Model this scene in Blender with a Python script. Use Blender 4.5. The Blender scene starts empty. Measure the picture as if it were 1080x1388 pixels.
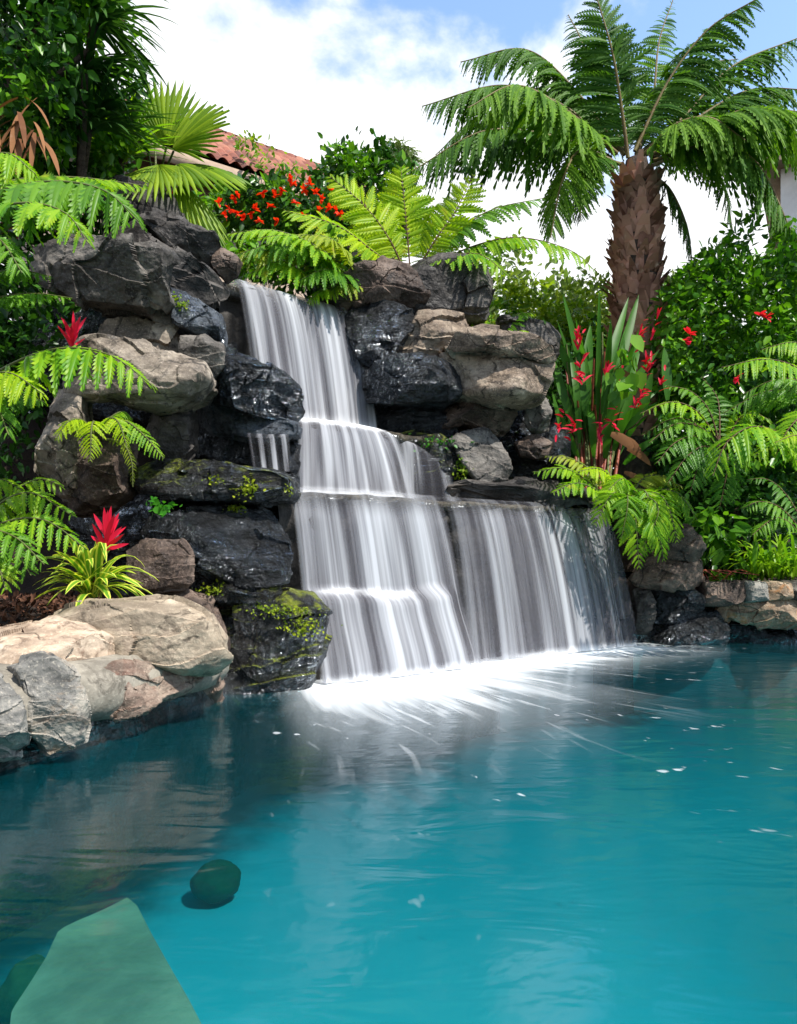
import bpy, math, random
import numpy as np

# ------------------------------------------------------------------ basics
F, CX, HY, H = 1000.0, 540.0, 755.0, 1.0      # focal length and horizon of the photograph (px), eye height (m)
rng = np.random.RandomState(11)
scene = bpy.context.scene
COL = scene.collection


def P(px, py, Y):
    return np.array([(px - CX) / F * Y, Y, H + (HY - py) / F * Y])


def PP(*pts):
    return np.array([P(*p) for p in pts])


def nrm(v):
    v = np.asarray(v, float)
    return v / (np.linalg.norm(v, axis=-1, keepdims=True) + 1e-12)


def ss(a, b, x):
    if a > b:
        return 1 - ss(b, a, x)
    t = np.clip((np.asarray(x, float) - a) / (b - a), 0, 1)
    return t * t * (3 - 2 * t)


_r = np.random.RandomState(5)
_perm = np.concatenate([_r.permutation(256)] * 2)
_grad = nrm(_r.normal(size=(256, 3)))


def pnoise(p):
    p = np.asarray(p, float)
    i = np.floor(p).astype(int)
    f = p - i
    i &= 255
    u = f * f * f * (f * (f * 6 - 15) + 10)
    out = 0
    for dx in (0, 1):
        for dy in (0, 1):
            for dz in (0, 1):
                h = _perm[(_perm[(_perm[(i[:, 0] + dx) & 255] + i[:, 1] + dy) & 255] + i[:, 2] + dz) & 255]
                g = _grad[h]
                d = (g * (f - np.array([dx, dy, dz]))).sum(1)
                w = (u[:, 0] if dx else 1 - u[:, 0]) * (u[:, 1] if dy else 1 - u[:, 1]) * (u[:, 2] if dz else 1 - u[:, 2])
                out = out + w * d
    return out * 1.6


def fbm(p, o=4, g=.5):
    s, a = 0, 1.0
    for k in range(o):
        s = s + a * pnoise(p * 2 ** k + 17.3 * k)
        a *= g
    return s


def ridged(p, o=4, g=.5):
    s, a = 0, 1.0
    for k in range(o):
        s = s + a * (1 - 2 * np.abs(pnoise(p * 2 ** k + 9.1 * k)))
        a *= g
    return s


# ------------------------------------------------------------------ meshes
class Geo:
    """collects vertices, faces, uv and a density attribute for ONE mesh object"""

    def __init__(s):
        s.V, s.Q, s.T, s.UV, s.D, s.qm, s.tm, s.n = [], [], [], [], [], [], [], 0

    def add(s, V, Q=None, T=None, mat=0, uv=None, d=None):
        V = np.asarray(V, float).reshape(-1, 3)
        s.V.append(V)
        s.UV.append(np.zeros((len(V), 2)) if uv is None else np.asarray(uv, float).reshape(-1, 2))
        s.D.append(np.ones(len(V)) if d is None else np.asarray(d, float).ravel())
        if Q is not None and len(Q):
            Q = np.asarray(Q, int).reshape(-1, 4)
            s.Q.append(Q + s.n)
            s.qm.append(np.full(len(Q), mat))
        if T is not None and len(T):
            T = np.asarray(T, int).reshape(-1, 3)
            s.T.append(T + s.n)
            s.tm.append(np.full(len(T), mat))
        s.n += len(V)

    def build(s, name, mats, parent=None, loc=(0, 0, 0), smooth=True, sharp=None, origin=None):
        V = np.concatenate(s.V)
        Q = np.concatenate(s.Q) if s.Q else np.zeros((0, 4), int)
        T = np.concatenate(s.T) if s.T else np.zeros((0, 3), int)
        mi = np.concatenate(s.qm + s.tm) if (s.qm or s.tm) else np.zeros(0)
        loc = np.asarray(loc, float)
        me = bpy.data.meshes.new(name)
        me.vertices.add(len(V))
        me.vertices.foreach_set('co', (V - loc).ravel().astype(np.float32))
        lv = np.concatenate([Q.ravel(), T.ravel()])
        me.loops.add(len(lv))
        me.loops.foreach_set('vertex_index', lv.astype(np.int32))
        me.polygons.add(len(Q) + len(T))
        st = np.concatenate([np.arange(len(Q)) * 4, len(Q) * 4 + np.arange(len(T)) * 3])
        me.polygons.foreach_set('loop_start', st.astype(np.int32))
        me.polygons.foreach_set('material_index', mi.astype(np.int32))
        me.polygons.foreach_set('use_smooth', np.full(len(st), smooth))
        uvl = me.uv_layers.new(name='UVMap')
        uvl.data.foreach_set('uv', np.concatenate(s.UV)[lv].ravel().astype(np.float32))
        at = me.attributes.new('dens', 'FLOAT', 'POINT')
        at.data.foreach_set('value', np.concatenate(s.D).astype(np.float32))
        me.update(calc_edges=True)
        me.validate()
        if sharp:
            me.set_sharp_from_angle(angle=math.radians(sharp))
        for m in (mats if isinstance(mats, (list, tuple)) else [mats]):
            me.materials.append(m)
        o = bpy.data.objects.new(name, me)
        COL.objects.link(o)
        if parent is not None:
            o.parent = parent
            o.location = loc - (np.array(parent.location) if origin is None else np.array(origin))
        else:
            o.location = loc
        return o


def tag(o, label, cat, group=None):
    o['label'] = label
    o['category'] = cat
    if group:
        o['group'] = group
    return o


def thing(name, loc, label, cat, group=None):
    o = bpy.data.objects.new(name, None)
    o.empty_display_size = .1
    COL.objects.link(o)
    o.location = loc
    return tag(o, label, cat, group)


def struct(o, kind='structure'):
    o['kind'] = kind
    return o


def grid_faces(nu, nv):
    i = np.arange(nu - 1)[:, None] * nv + np.arange(nv - 1)[None, :]
    i = i.ravel()
    return np.stack([i, i + 1, i + nv + 1, i + nv], 1)


def box(geo, lo, hi, mat=0, M=None, o=(0, 0, 0)):
    lo, hi = np.array(lo, float), np.array(hi, float)
    V = np.array([[(lo, hi)[k >> 2 & 1][0], (lo, hi)[k >> 1 & 1][1], (lo, hi)[k & 1][2]] for k in range(8)])
    if M is not None:
        V = V @ np.array(M)
    V = V + np.array(o)
    geo.add(V, [[0, 1, 3, 2], [4, 6, 7, 5], [0, 4, 5, 1], [2, 3, 7, 6], [0, 2, 6, 4], [1, 5, 7, 3]], mat=mat)


def curve(pts, m=32):
    pts = np.asarray(pts, float)
    if len(pts) == 2:
        t = np.linspace(0, 1, m)[:, None]
        return pts[0] * (1 - t) + pts[1] * t
    p = np.concatenate([[2 * pts[0] - pts[1]], pts, [2 * pts[-1] - pts[-2]]])
    out = []
    k = len(pts) - 1
    for s in np.linspace(0, k - 1e-6, m * 3):
        i = int(s)
        t = s - i
        a, b, c, d = p[i:i + 4]
        out.append(.5 * ((2 * b) + (c - a) * t + (2 * a - 5 * b + 4 * c - d) * t * t + (3 * b - a - 3 * c + d) * t ** 3))
    out = np.array(out)
    L = np.concatenate([[0], np.cumsum(np.linalg.norm(np.diff(out, axis=0), axis=1))])
    s = np.linspace(0, L[-1], m)
    return np.stack([np.interp(s, L, out[:, k]) for k in range(3)], 1)


def tube(geo, C, r, mat=0, k=6):
    C = np.asarray(C, float)
    m = len(C)
    r = np.broadcast_to(np.asarray(r, float), (m,))
    T = nrm(np.gradient(C, axis=0))
    a = np.array([0, 0, 1.0]) if abs(T[:, 2]).mean() < .8 else np.array([0, 1.0, 0])
    S = nrm(np.cross(T, a))
    U = np.cross(S, T)
    an = np.arange(k) / k * 2 * math.pi
    V = C[:, None] + r[:, None, None] * (np.cos(an)[None, :, None] * S[:, None] + np.sin(an)[None, :, None] * U[:, None])
    Q = []
    for i in range(m - 1):
        for j in range(k):
            Q.append([i * k + j, i * k + (j + 1) % k, (i + 1) * k + (j + 1) % k, (i + 1) * k + j])
    geo.add(V, Q, mat=mat)


# ------------------------------------------------------------------ materials
class NT:
    def __init__(s, tree):
        s.t = tree

    def n(s, typ, ins=None, **kw):
        nd = s.t.nodes.new(typ)
        for k, v in kw.items():
            setattr(nd, k, v)
        for k, v in (ins or {}).items():
            sk = nd.inputs[k]
            if hasattr(v, 'is_linked') or isinstance(v, bpy.types.NodeSocket):
                s.t.links.new(v, sk)
            else:
                sk.default_value = v
        return nd

    def noise(s, vec, scale, detail=4, rough=.5, dist=0):
        return s.n('ShaderNodeTexNoise', {'Vector': vec, 'Scale': scale, 'Detail': detail, 'Roughness': rough, 'Distortion': dist}).outputs['Fac']

    def ramp(s, fac, stops):
        nd = s.n('ShaderNodeValToRGB', {'Fac': fac})
        e = nd.color_ramp.elements
        while len(e) < len(stops):
            e.new(.5)
        for k, (p, c) in enumerate(stops):
            e[k].position = p
            e[k].color = (*c, 1) if len(c) == 3 else c
        return nd.outputs['Color']

    def math(s, op, a, b=0.0, c=None, clamp=False):
        ins = {0: a, 1: b}
        if c is not None:
            ins[2] = c
        return s.n('ShaderNodeMath', ins, operation=op, use_clamp=clamp).outputs[0]

    def mix(s, f, a, b, mode='MIX'):
        nd = s.n('ShaderNodeMix', data_type='RGBA', blend_type=mode)
        for k, v in ((0, f), (6, a), (7, b)):
            if isinstance(v, bpy.types.NodeSocket):
                s.t.links.new(v, nd.inputs[k])
            else:
                nd.inputs[k].default_value = v if k == 0 else ((*v, 1) if len(v) == 3 else v)
        return nd.outputs[2]

    def mapr(s, v, a, b, c=0.0, d=1.0):
        return s.n('ShaderNodeMapRange', {0: v, 1: a, 2: b, 3: c, 4: d}, interpolation_type='SMOOTHSTEP').outputs[0]

    def mixs(s, f, a, b):
        return s.n('ShaderNodeMixShader', {0: f, 1: a, 2: b}).outputs[0]


def newmat(name):
    m = bpy.data.materials.new(name)
    m.use_nodes = True
    m.node_tree.nodes.clear()
    t = NT(m.node_tree)
    out = t.n('ShaderNodeOutputMaterial')
    return m, t, out


def c4(c):
    return (*c, 1)


def rock_mat(name, dark, mid, light, stain=None, rough=(.55, .9), wet=0.0, moss=0.0, bump=.6, scale=1.0):
    bump = bump * (1 if wet else .62)
    m, t, out = newmat(name)
    pos = t.n('ShaderNodeNewGeometry').outputs['Position']
    n1 = t.noise(pos, 2.6 * scale, 10, .62, .6)
    n2 = t.noise(pos, 7.5 * scale, 8, .6, 1.2)
    n3 = t.noise(pos, 55 * scale, 4, .7)
    col = t.ramp(n1, [(.3, dark), (.48, mid), (.68, light)])
    col = t.mix(t.mapr(n2, .52, .68), col, dark if not wet else tuple(x * .5 for x in dark))
    if stain:
        n4 = t.noise(pos, 3.7 * scale, 9, .65, 1.5)
        col = t.mix(t.mapr(n4, .54, .66, 0, .85), col, stain)
    col = t.mix(t.mapr(n3, .5, .72, 0, .12 if wet else .4), col, tuple(min(1, x * 1.5) for x in light))
    # bedding lines and a few open cracks
    rot = t.n('ShaderNodeMapping', {'Vector': pos, 'Rotation': (.35, .25, .3), 'Scale': (1.1 * scale, 1.1 * scale, 6.5 * scale)}).outputs[0]
    bed = t.noise(rot, 1.7, 8, .6, .5)
    col = t.mix(t.mapr(bed, .5, .66, 0, .55), col, dark)
    wv = t.n('ShaderNodeMixRGB', {0: .35, 1: pos, 2: t.n('ShaderNodeTexNoise', {'Vector': pos, 'Scale': 2.2, 'Detail': 7}).outputs['Color']}).outputs[0]
    vo = t.n('ShaderNodeTexVoronoi', {'Vector': wv, 'Scale': 2.3 * scale}, feature='DISTANCE_TO_EDGE').outputs['Distance']
    crack = t.math('MAXIMUM', t.mapr(vo, 0, .02), t.mapr(t.noise(pos, 1.9, 3), .44, .5))
    col = t.mix(t.math('MULTIPLY', t.math('SUBTRACT', 1, crack), .8), col, tuple(x * .3 for x in dark))
    if moss:
        nz = t.n('ShaderNodeSeparateXYZ', {0: t.n('ShaderNodeNewGeometry').outputs['Normal']}).outputs[2]
        mk = t.math('MULTIPLY', t.mapr(nz, .25, .75), t.mapr(t.noise(pos, 4.5, 8, .65), .62 - .25 * moss, .72 - .2 * moss))
        col = t.mix(mk, col, t.mix(t.noise(pos, 30, 3), (.06, .09, .008), (.2, .21, .015)))
    rg = t.mapr(t.noise(pos, 6 * scale, 6, .6), .3, .7, rough[0], rough[1])
    hgt = t.math('ADD', t.math('MULTIPLY', t.noise(pos, 9 * scale, 12, .62, .4), 1.0), t.math('MULTIPLY', t.noise(pos, 42 * scale, 6, .65), .28))
    hgt = t.math('ADD', t.math('ADD', hgt, t.math('MULTIPLY', crack, .15)), t.math('MULTIPLY', bed, .35))
    bp = t.n('ShaderNodeBump', {'Strength': bump, 'Distance': .06, 'Height': hgt}).outputs[0]
    b = t.n('ShaderNodeBsdfPrincipled', {'Base Color': col, 'Roughness': rg, 'Normal': bp, 'Specular IOR Level': .12 if wet else .3})
    sh = b.outputs[0]
    if wet:
        hw = t.math('ADD', t.math('ADD', t.noise(pos, 5.5, 3, .5, .5), t.math('MULTIPLY', t.noise(pos, 15, 3, .5, .6), .18)), t.math('MULTIPLY', bed, .5))
        nb_ = t.n('ShaderNodeBump', {'Strength': 1.0, 'Distance': .30, 'Height': hw}).outputs[0]
        gl = t.n('ShaderNodeBsdfGlossy', {'Color': (.85, .92, 1, 1), 'Roughness': .13, 'Normal': nb_})
        fr = t.n('ShaderNodeFresnel', {'IOR': 1.5, 'Normal': nb_}).outputs[0]
        patch = t.mapr(t.noise(pos, 3.3, 4, .6), .35, .6, .35, 1.0)
        sh = t.mixs(t.math('MULTIPLY', t.math('MULTIPLY', fr, patch), wet * 1.5, clamp=True), b.outputs[0], gl.outputs[0])
    t.t.links.new(sh, out.inputs[0])
    return m


def leaf_mat(name, a, b, tip=None, trans=.4, rough=.42, vein=False, spec=.22):
    m, t, out = newmat(name)
    g = t.n('ShaderNodeNewGeometry')
    pos = g.outputs['Position']
    f = t.math('ADD', t.math('MULTIPLY', t.noise(pos, 2.4, 3), .9), t.math('MULTIPLY', g.outputs['Random Per Island'], .5))
    f = t.mapr(f, .35, 1.05)
    col = t.mix(f, a, b)
    if tip:
        col = t.mix(t.mapr(t.noise(pos, 6, 4), .6, .78), col, tip)
    if vein:
        u = t.n('ShaderNodeSeparateXYZ', {0: t.n('ShaderNodeUVMap').outputs[0]}).outputs[0]
        e = t.mapr(t.math('ABSOLUTE', t.math('SUBTRACT', u, .5)), .2, .32)
        col = t.mix(e, col, vein)
    bs = t.n('ShaderNodeBsdfPrincipled', {'Base Color': col, 'Roughness': rough, 'Specular IOR Level': spec})
    tc = t.mix(.5, col, (1, .95, .25), 'MULTIPLY')
    tr = t.n('ShaderNodeBsdfTranslucent', {'Color': t.mix(1.0, col, (1.5, 1.6, .6), 'MULTIPLY')})
    t.t.links.new(t.mixs(trans, bs.outputs[0], tr.outputs[0]), out.inputs[0])
    return m


def plain_mat(name, a, b, scale=8, rough=.8, bump=.3, spec=.3):
    m, t, out = newmat(name)
    pos = t.n('ShaderNodeNewGeometry').outputs['Position']
    n = t.noise(pos, scale, 8, .65, .4)
    bp = t.n('ShaderNodeBump', {'Strength': bump, 'Distance': .03, 'Height': t.noise(pos, scale * 3, 8, .65)}).outputs[0]
    b_ = t.n('ShaderNodeBsdfPrincipled', {'Base Color': t.mix(t.mapr(n, .3, .7), a, b), 'Roughness': rough, 'Normal': bp, 'Specular IOR Level': spec})
    t.t.links.new(b_.outputs[0], out.inputs[0])
    return m


M = {}
M['grey'] = rock_mat('grey basalt', (.016, .0138, .012), (.072, .064, .056), (.21, .188, .164), rough=(.5, .85), bump=.7)
M['darkgrey'] = rock_mat('dark basalt', (.007, .006, .0055), (.026, .0225, .0205), (.11, .097, .086), rough=(.4, .8), bump=.7)
M['brown'] = rock_mat('brown basalt', (.014, .009, .007), (.064, .043, .033), (.20, .145, .112), rough=(.5, .85), bump=.7)
M['tan'] = rock_mat('tan stone', (.03, .021, .015), (.165, .122, .088), (.42, .34, .255), stain=(.07, .055, .048), rough=(.6, .9), bump=.6)
M['warmgrey'] = rock_mat('warm grey stone', (.03, .024, .0185), (.145, .117, .092), (.37, .315, .25), stain=(.09, .075, .062), rough=(.55, .9), bump=.6)
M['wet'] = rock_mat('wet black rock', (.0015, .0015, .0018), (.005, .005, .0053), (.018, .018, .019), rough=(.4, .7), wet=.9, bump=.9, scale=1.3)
M['wetmoss'] = rock_mat('wet mossy rock', (.002, .002, .0018), (.007, .0062, .0055), (.024, .021, .018), rough=(.4, .7), wet=.8, moss=.7, bump=.9, scale=1.3)
M['backface'] = rock_mat('soaked rock face', (.006, .0055, .005), (.020, .018, .016), (.05, .045, .04), rough=(.5, .8), bump=.8)
M['blue'] = rock_mat('wet blue grey rock', (.012, .015, .02), (.05, .058, .07), (.13, .145, .165), rough=(.3, .6), wet=.6, bump=.6)
M['orange'] = rock_mat('orange tan stone', (.09, .06, .04), (.24, .17, .11), (.42, .34, .25), stain=(.30, .13, .04), rough=(.55, .85), bump=.6)
M['red'] = rock_mat('reddish stone', (.06, .04, .03), (.18, .125, .095), (.34, .27, .21), stain=(.15, .075, .052), rough=(.5, .8), bump=.9)
M['cream'] = rock_mat('cream stone', (.17, .12, .085), (.40, .30, .215), (.54, .44, .34), stain=(.20, .12, .08), rough=(.6, .9), bump=.4)
M['bluegrey'] = rock_mat('blue grey stone', (.06, .06, .058), (.20, .19, .17), (.40, .355, .29), stain=(.22, .16, .11), rough=(.55, .85), bump=.7)
M['topgrey'] = rock_mat('pale grey stone', (.09, .07, .05), (.29, .23, .165), (.47, .385, .285), stain=(.30, .23, .17), rough=(.6, .9), bump=.5)
M['mortar'] = rock_mat('mortar', (.10, .088, .07), (.2, .18, .145), (.3, .27, .22), rough=(.7, .95), bump=.4)
M['poolwall'] = rock_mat('wet pool wall', (.003, .003, .003), (.008, .0075, .007), (.024, .021, .018), rough=(.2, .5), wet=.3, bump=.6)
M['ledge'] = rock_mat('wet brown ledge', (.02, .016, .011), (.06, .05, .035), (.15, .13, .10), rough=(.12, .4), wet=.5, bump=.6)
M['soil'] = plain_mat('dark soil', (.012, .008, .006), (.035, .022, .015), 5, .95, .6)
M['mulch'] = leaf_mat('bark mulch', (.035, .014, .008), (.13, .055, .03), tip=(.22, .11, .06), trans=0, rough=.8)
M['stem'] = plain_mat('brown fern stalk', (.06, .03, .015), (.13, .07, .03), 20, .6)
M['gstem'] = plain_mat('green stalk', (.05, .07, .015), (.12, .13, .03), 20, .5)
M['pstem'] = plain_mat('palm stalk', (.10, .06, .02), (.16, .13, .04), 9, .6)
M['redstem'] = plain_mat('red stalk', (.16, .02, .015), (.26, .07, .03), 9, .45)
M['bark'] = plain_mat('bark', (.03, .02, .014), (.10, .07, .05), 12, .9, .8)
M['boot'] = leaf_mat('dry frond base', (.15, .066, .044), (.56, .29, .20), tip=(.66, .46, .35), trans=.05, rough=.85, spec=.15)
M['fern_bright'] = leaf_mat('bright fern leaf', (.085, .25, .009), (.28, .45, .015), tip=(.42, .44, .03), trans=.42)
M['fern_yellow'] = leaf_mat('yellow green fern leaf', (.17, .33, .006), (.42, .54, .015), tip=(.46, .42, .03), trans=.48)
M['fern_old'] = leaf_mat('ageing fern leaf', (.16, .25, .015), (.34, .40, .03), tip=(.32, .19, .05), trans=.4)
M['fern_mid'] = leaf_mat('green fern leaf', (.055, .17, .012), (.15, .32, .018), trans=.4)
M['fern_dark'] = leaf_mat('deep green fern leaf', (.03, .11, .008), (.09, .23, .014), trans=.3)
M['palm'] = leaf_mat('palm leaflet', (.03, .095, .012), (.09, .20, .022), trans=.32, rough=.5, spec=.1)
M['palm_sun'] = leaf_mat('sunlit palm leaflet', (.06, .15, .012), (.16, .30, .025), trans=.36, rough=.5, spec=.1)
M['fan'] = leaf_mat('fan palm leaf', (.10, .20, .012), (.28, .40, .025), trans=.4)
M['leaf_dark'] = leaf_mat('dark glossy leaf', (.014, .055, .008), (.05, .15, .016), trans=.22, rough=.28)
M['leaf_mid'] = leaf_mat('green leaf', (.035, .13, .008), (.14, .31, .016), trans=.35, rough=.32)
M['leaf_lime'] = leaf_mat('lime leaf', (.10, .20, .012), (.28, .36, .025), trans=.42)
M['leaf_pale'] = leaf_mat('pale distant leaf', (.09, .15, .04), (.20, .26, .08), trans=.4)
M['strap_dark'] = leaf_mat('dark strap leaf', (.018, .06, .01), (.06, .14, .03), trans=.25)
M['ginger'] = leaf_mat('broad lance leaf', (.016, .075, .010), (.075, .21, .022), trans=.38, rough=.45, spec=.2)
M['varieg'] = leaf_mat('striped strap leaf', (.10, .25, .015), (.17, .35, .03), trans=.35, vein=(.62, .62, .10))
M['grass'] = leaf_mat('bright blade', (.09, .24, .01), (.26, .42, .02), trans=.4)
M['red'] = M['red']
M['bract'] = leaf_mat('red bract', (.50, .006, .03), (.80, .02, .07), trans=.3, rough=.4)
M['bloom'] = leaf_mat('orange red petal', (.60, .012, .006), (.85, .055, .012), trans=.3, rough=.5)
M['dead'] = leaf_mat('dead brown leaf', (.11, .04, .015), (.26, .12, .05), tip=(.33, .2, .12), trans=.15, rough=.8)
M['moss'] = leaf_mat('moss', (.10, .16, .008), (.28, .32, .012), trans=.25, rough=.8)
M['clover'] = leaf_mat('clover leaf', (.03, .16, .012), (.08, .30, .02), trans=.3)


def roof_mat():
    m, t, out = newmat('terracotta tiles')
    uv = t.n('ShaderNodeUVMap').outputs[0]
    wn = t.n('ShaderNodeTexWhiteNoise', {'Vector': t.n('ShaderNodeVectorMath', {0: uv}, operation='FLOOR').outputs[0]}, noise_dimensions='3D').outputs['Value']
    pos = t.n('ShaderNodeNewGeometry').outputs['Position']
    col = t.ramp(wn, [(0, (.10, .032, .022)), (.5, (.24, .075, .045)), (1, (.36, .16, .10))])
    col = t.mix(t.mapr(t.noise(pos, 3, 6, .6), .45, .75, 0, .7), col, (.13, .08, .06))
    b = t.n('ShaderNodeBsdfPrincipled', {'Base Color': col, 'Roughness': .85})
    t.t.links.new(b.outputs[0], out.inputs[0])
    return m


M['roof'] = roof_mat()
M['fascia'] = plain_mat('painted fascia', (.26, .18, .125), (.38, .28, .20), 3, .6)
M['plaster'] = plain_mat('beige plaster', (.25, .19, .15), (.34, .27, .21), 2, .9)
M['white'] = plain_mat('white plaster', (.68, .66, .62), (.8, .78, .74), 2, .9)


def fall_mat(name, bright=.8, gain=1.0, cut=.0):
    m, t, out = newmat(name)
    uv = t.n('ShaderNodeUVMap').outputs[0]

    def st(sx, sy, detail=3, off=0.0):
        mp = t.n('ShaderNodeMapping', {'Vector': uv, 'Location': (off, off * .37, 0), 'Scale': (sx, sy, 1)}).outputs[0]
        return t.noise(mp, 1.0, detail, .55, .25)
    a = st(3.6, .28, 2, 1.3)
    b = st(10, .32, 3, 7.7)
    c = st(34, .5, 2, 3.1)
    s = t.math('ADD', t.math('ADD', t.math('MULTIPLY', a, .50), t.math('MULTIPLY', b, .44)), t.math('MULTIPLY', c, .10))
    s = t.mapr(s, .42 + cut, .65 + cut)
    dens = t.n('ShaderNodeAttribute', attribute_name='dens').outputs['Fac']
    al = t.math('MULTIPLY', t.math('ADD', t.math('MULTIPLY', s, .60 * gain), .26 * gain), dens, clamp=True)
    foam = t.mapr(dens, 1.15, 1.9)
    al = t.math('MAXIMUM', al, t.math('MULTIPLY', foam, .97))
    col = t.mix(s, (.19, .186, .21), (bright * .97, bright, bright * 1.06))
    col = t.mix(foam, col, (.92, .93, .95))
    df = t.n('ShaderNodeBsdfDiffuse', {'Color': col})
    tl = t.n('ShaderNodeBsdfTranslucent', {'Color': col})
    sh = t.mixs(.35, df.outputs[0], tl.outputs[0])
    tp = t.n('ShaderNodeBsdfTransparent')
    t.t.links.new(t.mixs(al, tp.outputs[0], sh), out.inputs[0])
    return m


M['fall'] = fall_mat('falling water', .60)
M['fall_thin'] = fall_mat('thin falling water', .58, gain=.94, cut=.028)


def water_mat():
    m, t, out = newmat('pool water')
    pos = t.n('ShaderNodeNewGeometry').outputs['Position']
    uv = t.n('ShaderNodeUVMap').outputs[0]
    d = t.n('ShaderNodeAttribute', attribute_name='dens').outputs['Fac']      # metres from the foot of the falls
    # ripples, drawn out by the current
    rp = t.n('ShaderNodeMapping', {'Vector': pos, 'Scale': (1.6, 4.2, 1)}).outputs[0]
    h = t.math('ADD', t.noise(rp, 1.0, 3, .5, .6), t.math('MULTIPLY', t.noise(pos, 9, 3, .5, .4), .18))
    bp = t.n('ShaderNodeBump', {'Strength': .16, 'Distance': .07, 'Height': h}).outputs[0]
    fr = t.n('ShaderNodeFresnel', {'IOR': 1.46, 'Normal': bp}).outputs[0]
    gl = t.n('ShaderNodeBsdfGlossy', {'Color': (.9, .95, 1, 1), 'Roughness': .13, 'Normal': bp})
    tp = t.n('ShaderNodeBsdfTransparent', {'Color': (.80, .97, .98, 1)})
    df = t.n('ShaderNodeBsdfDiffuse', {'Color': (.0, .12, .15, 1)})
    body = t.mixs(.13, tp.outputs[0], df.outputs[0])
    w = t.mixs(fr, body, gl.outputs[0])
    # foam: radial streaks fading with distance
    def st(sx, sy, off, dist=.35):
        mp = t.n('ShaderNodeMapping', {'Vector': uv, 'Location': (off, off * .7, 0), 'Scale': (sx, sy, 1)}).outputs[0]
        return t.noise(mp, 1.0, 2, .5, 0)
    s1, s2 = st(25, .42, 2.2), st(70, 1.0, 5.1)
    s = t.math('ADD', t.math('MULTIPLY', s1, .6), t.math('MULTIPLY', s2, .4))
    wob = t.math('ADD', d, t.math('MULTIPLY', t.math('SUBTRACT', s, .5), 2.5))
    f1 = t.mapr(t.math('MULTIPLY', wob, -1.0), -1.8, .05)
    thin = t.math('MULTIPLY', t.mapr(s2, .56, .72), t.mapr(t.math('MULTIPLY', d, -1.0), -2.9, -.8))
    f2 = t.math('MAXIMUM', t.math('MULTIPLY', thin, .42), t.mapr(t.math('MULTIPLY', d, -1.0), -2.6, .2, 0, .30))
    # stray flecks further out
    fl = t.math('MULTIPLY', t.mapr(st(80, 6, 9.3), .665, .73), t.mapr(t.noise(pos, .9, 2), .48, .60))
    fl = t.math('MULTIPLY', fl, t.mapr(t.math('MULTIPLY', d, -1.0), -4.3, -2.0))
    fo = t.math('MAXIMUM', t.math('MAXIMUM', f1, f2), t.math('MULTIPLY', fl, .5), clamp=True)
    fo = t.math('MULTIPLY', fo, .97)
    fd = t.n('ShaderNodeBsdfDiffuse', {'Color': (.86, .90, .93, 1)})
    t.t.links.new(t.mixs(fo, w, fd.outputs[0]), out.inputs[0])
    va = t.n('ShaderNodeVolumeAbsorption', {'Color': (.0, .71, .745, 1), 'Density': 1.5})
    t.t.links.new(va.outputs[0], out.inputs['Volume'])
    return m


M['water'] = water_mat()
M['floor'] = plain_mat('turquoise plaster', (.20, .46, .50), (.26, .52, .56), 1.2, .8, .1)


def shade_painted_floor():
    m, t, out = newmat('plaster with shade painted along the wall')
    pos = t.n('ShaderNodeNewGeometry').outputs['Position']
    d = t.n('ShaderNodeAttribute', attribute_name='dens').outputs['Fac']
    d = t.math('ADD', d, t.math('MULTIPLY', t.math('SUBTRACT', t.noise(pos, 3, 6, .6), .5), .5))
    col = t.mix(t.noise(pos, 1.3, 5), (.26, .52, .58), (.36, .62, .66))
    col = t.mix(t.mapr(d, .08, .72), (.012, .022, .024), col)  # soft shadow beside the pool wall, painted into the plaster colour
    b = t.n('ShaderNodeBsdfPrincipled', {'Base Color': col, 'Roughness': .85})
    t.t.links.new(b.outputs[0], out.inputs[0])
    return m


M['paintedshade'] = shade_painted_floor()
M['bench'] = plain_mat('sandy bench', (.15, .14, .09), (.33, .29, .185), 2.6, .8, .3)
M['bench_edge'] = plain_mat('rusty bench edge', (.30, .16, .05), (.45, .3, .12), 5, .8, .1)
M['sunk'] = plain_mat('algae rock', (.02, .045, .012), (.05, .08, .02), 6, .8, .4)

# ------------------------------------------------------------------ rocks
import bmesh
_ico = {}


def ico(level):
    if level not in _ico:
        bm = bmesh.new()
        bmesh.ops.create_icosphere(bm, subdivisions=level, radius=1)
        bm.verts.ensure_lookup_table()
        V = np.array([v.co[:] for v in bm.verts])
        T = np.array([[v.index for v in f.verts] for f in bm.faces])
        bm.free()
        _ico[level] = (V, T)
    return _ico[level]


def vnormals(V, T):
    fn = np.cross(V[T[:, 1]] - V[T[:, 0]], V[T[:, 2]] - V[T[:, 0]])
    N = np.zeros_like(V)
    for k in range(3):
        for j in range(3):
            N[:, j] += np.bincount(T[:, k], fn[:, j], len(V))
    return nrm(N)


ROCKS = {}


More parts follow.
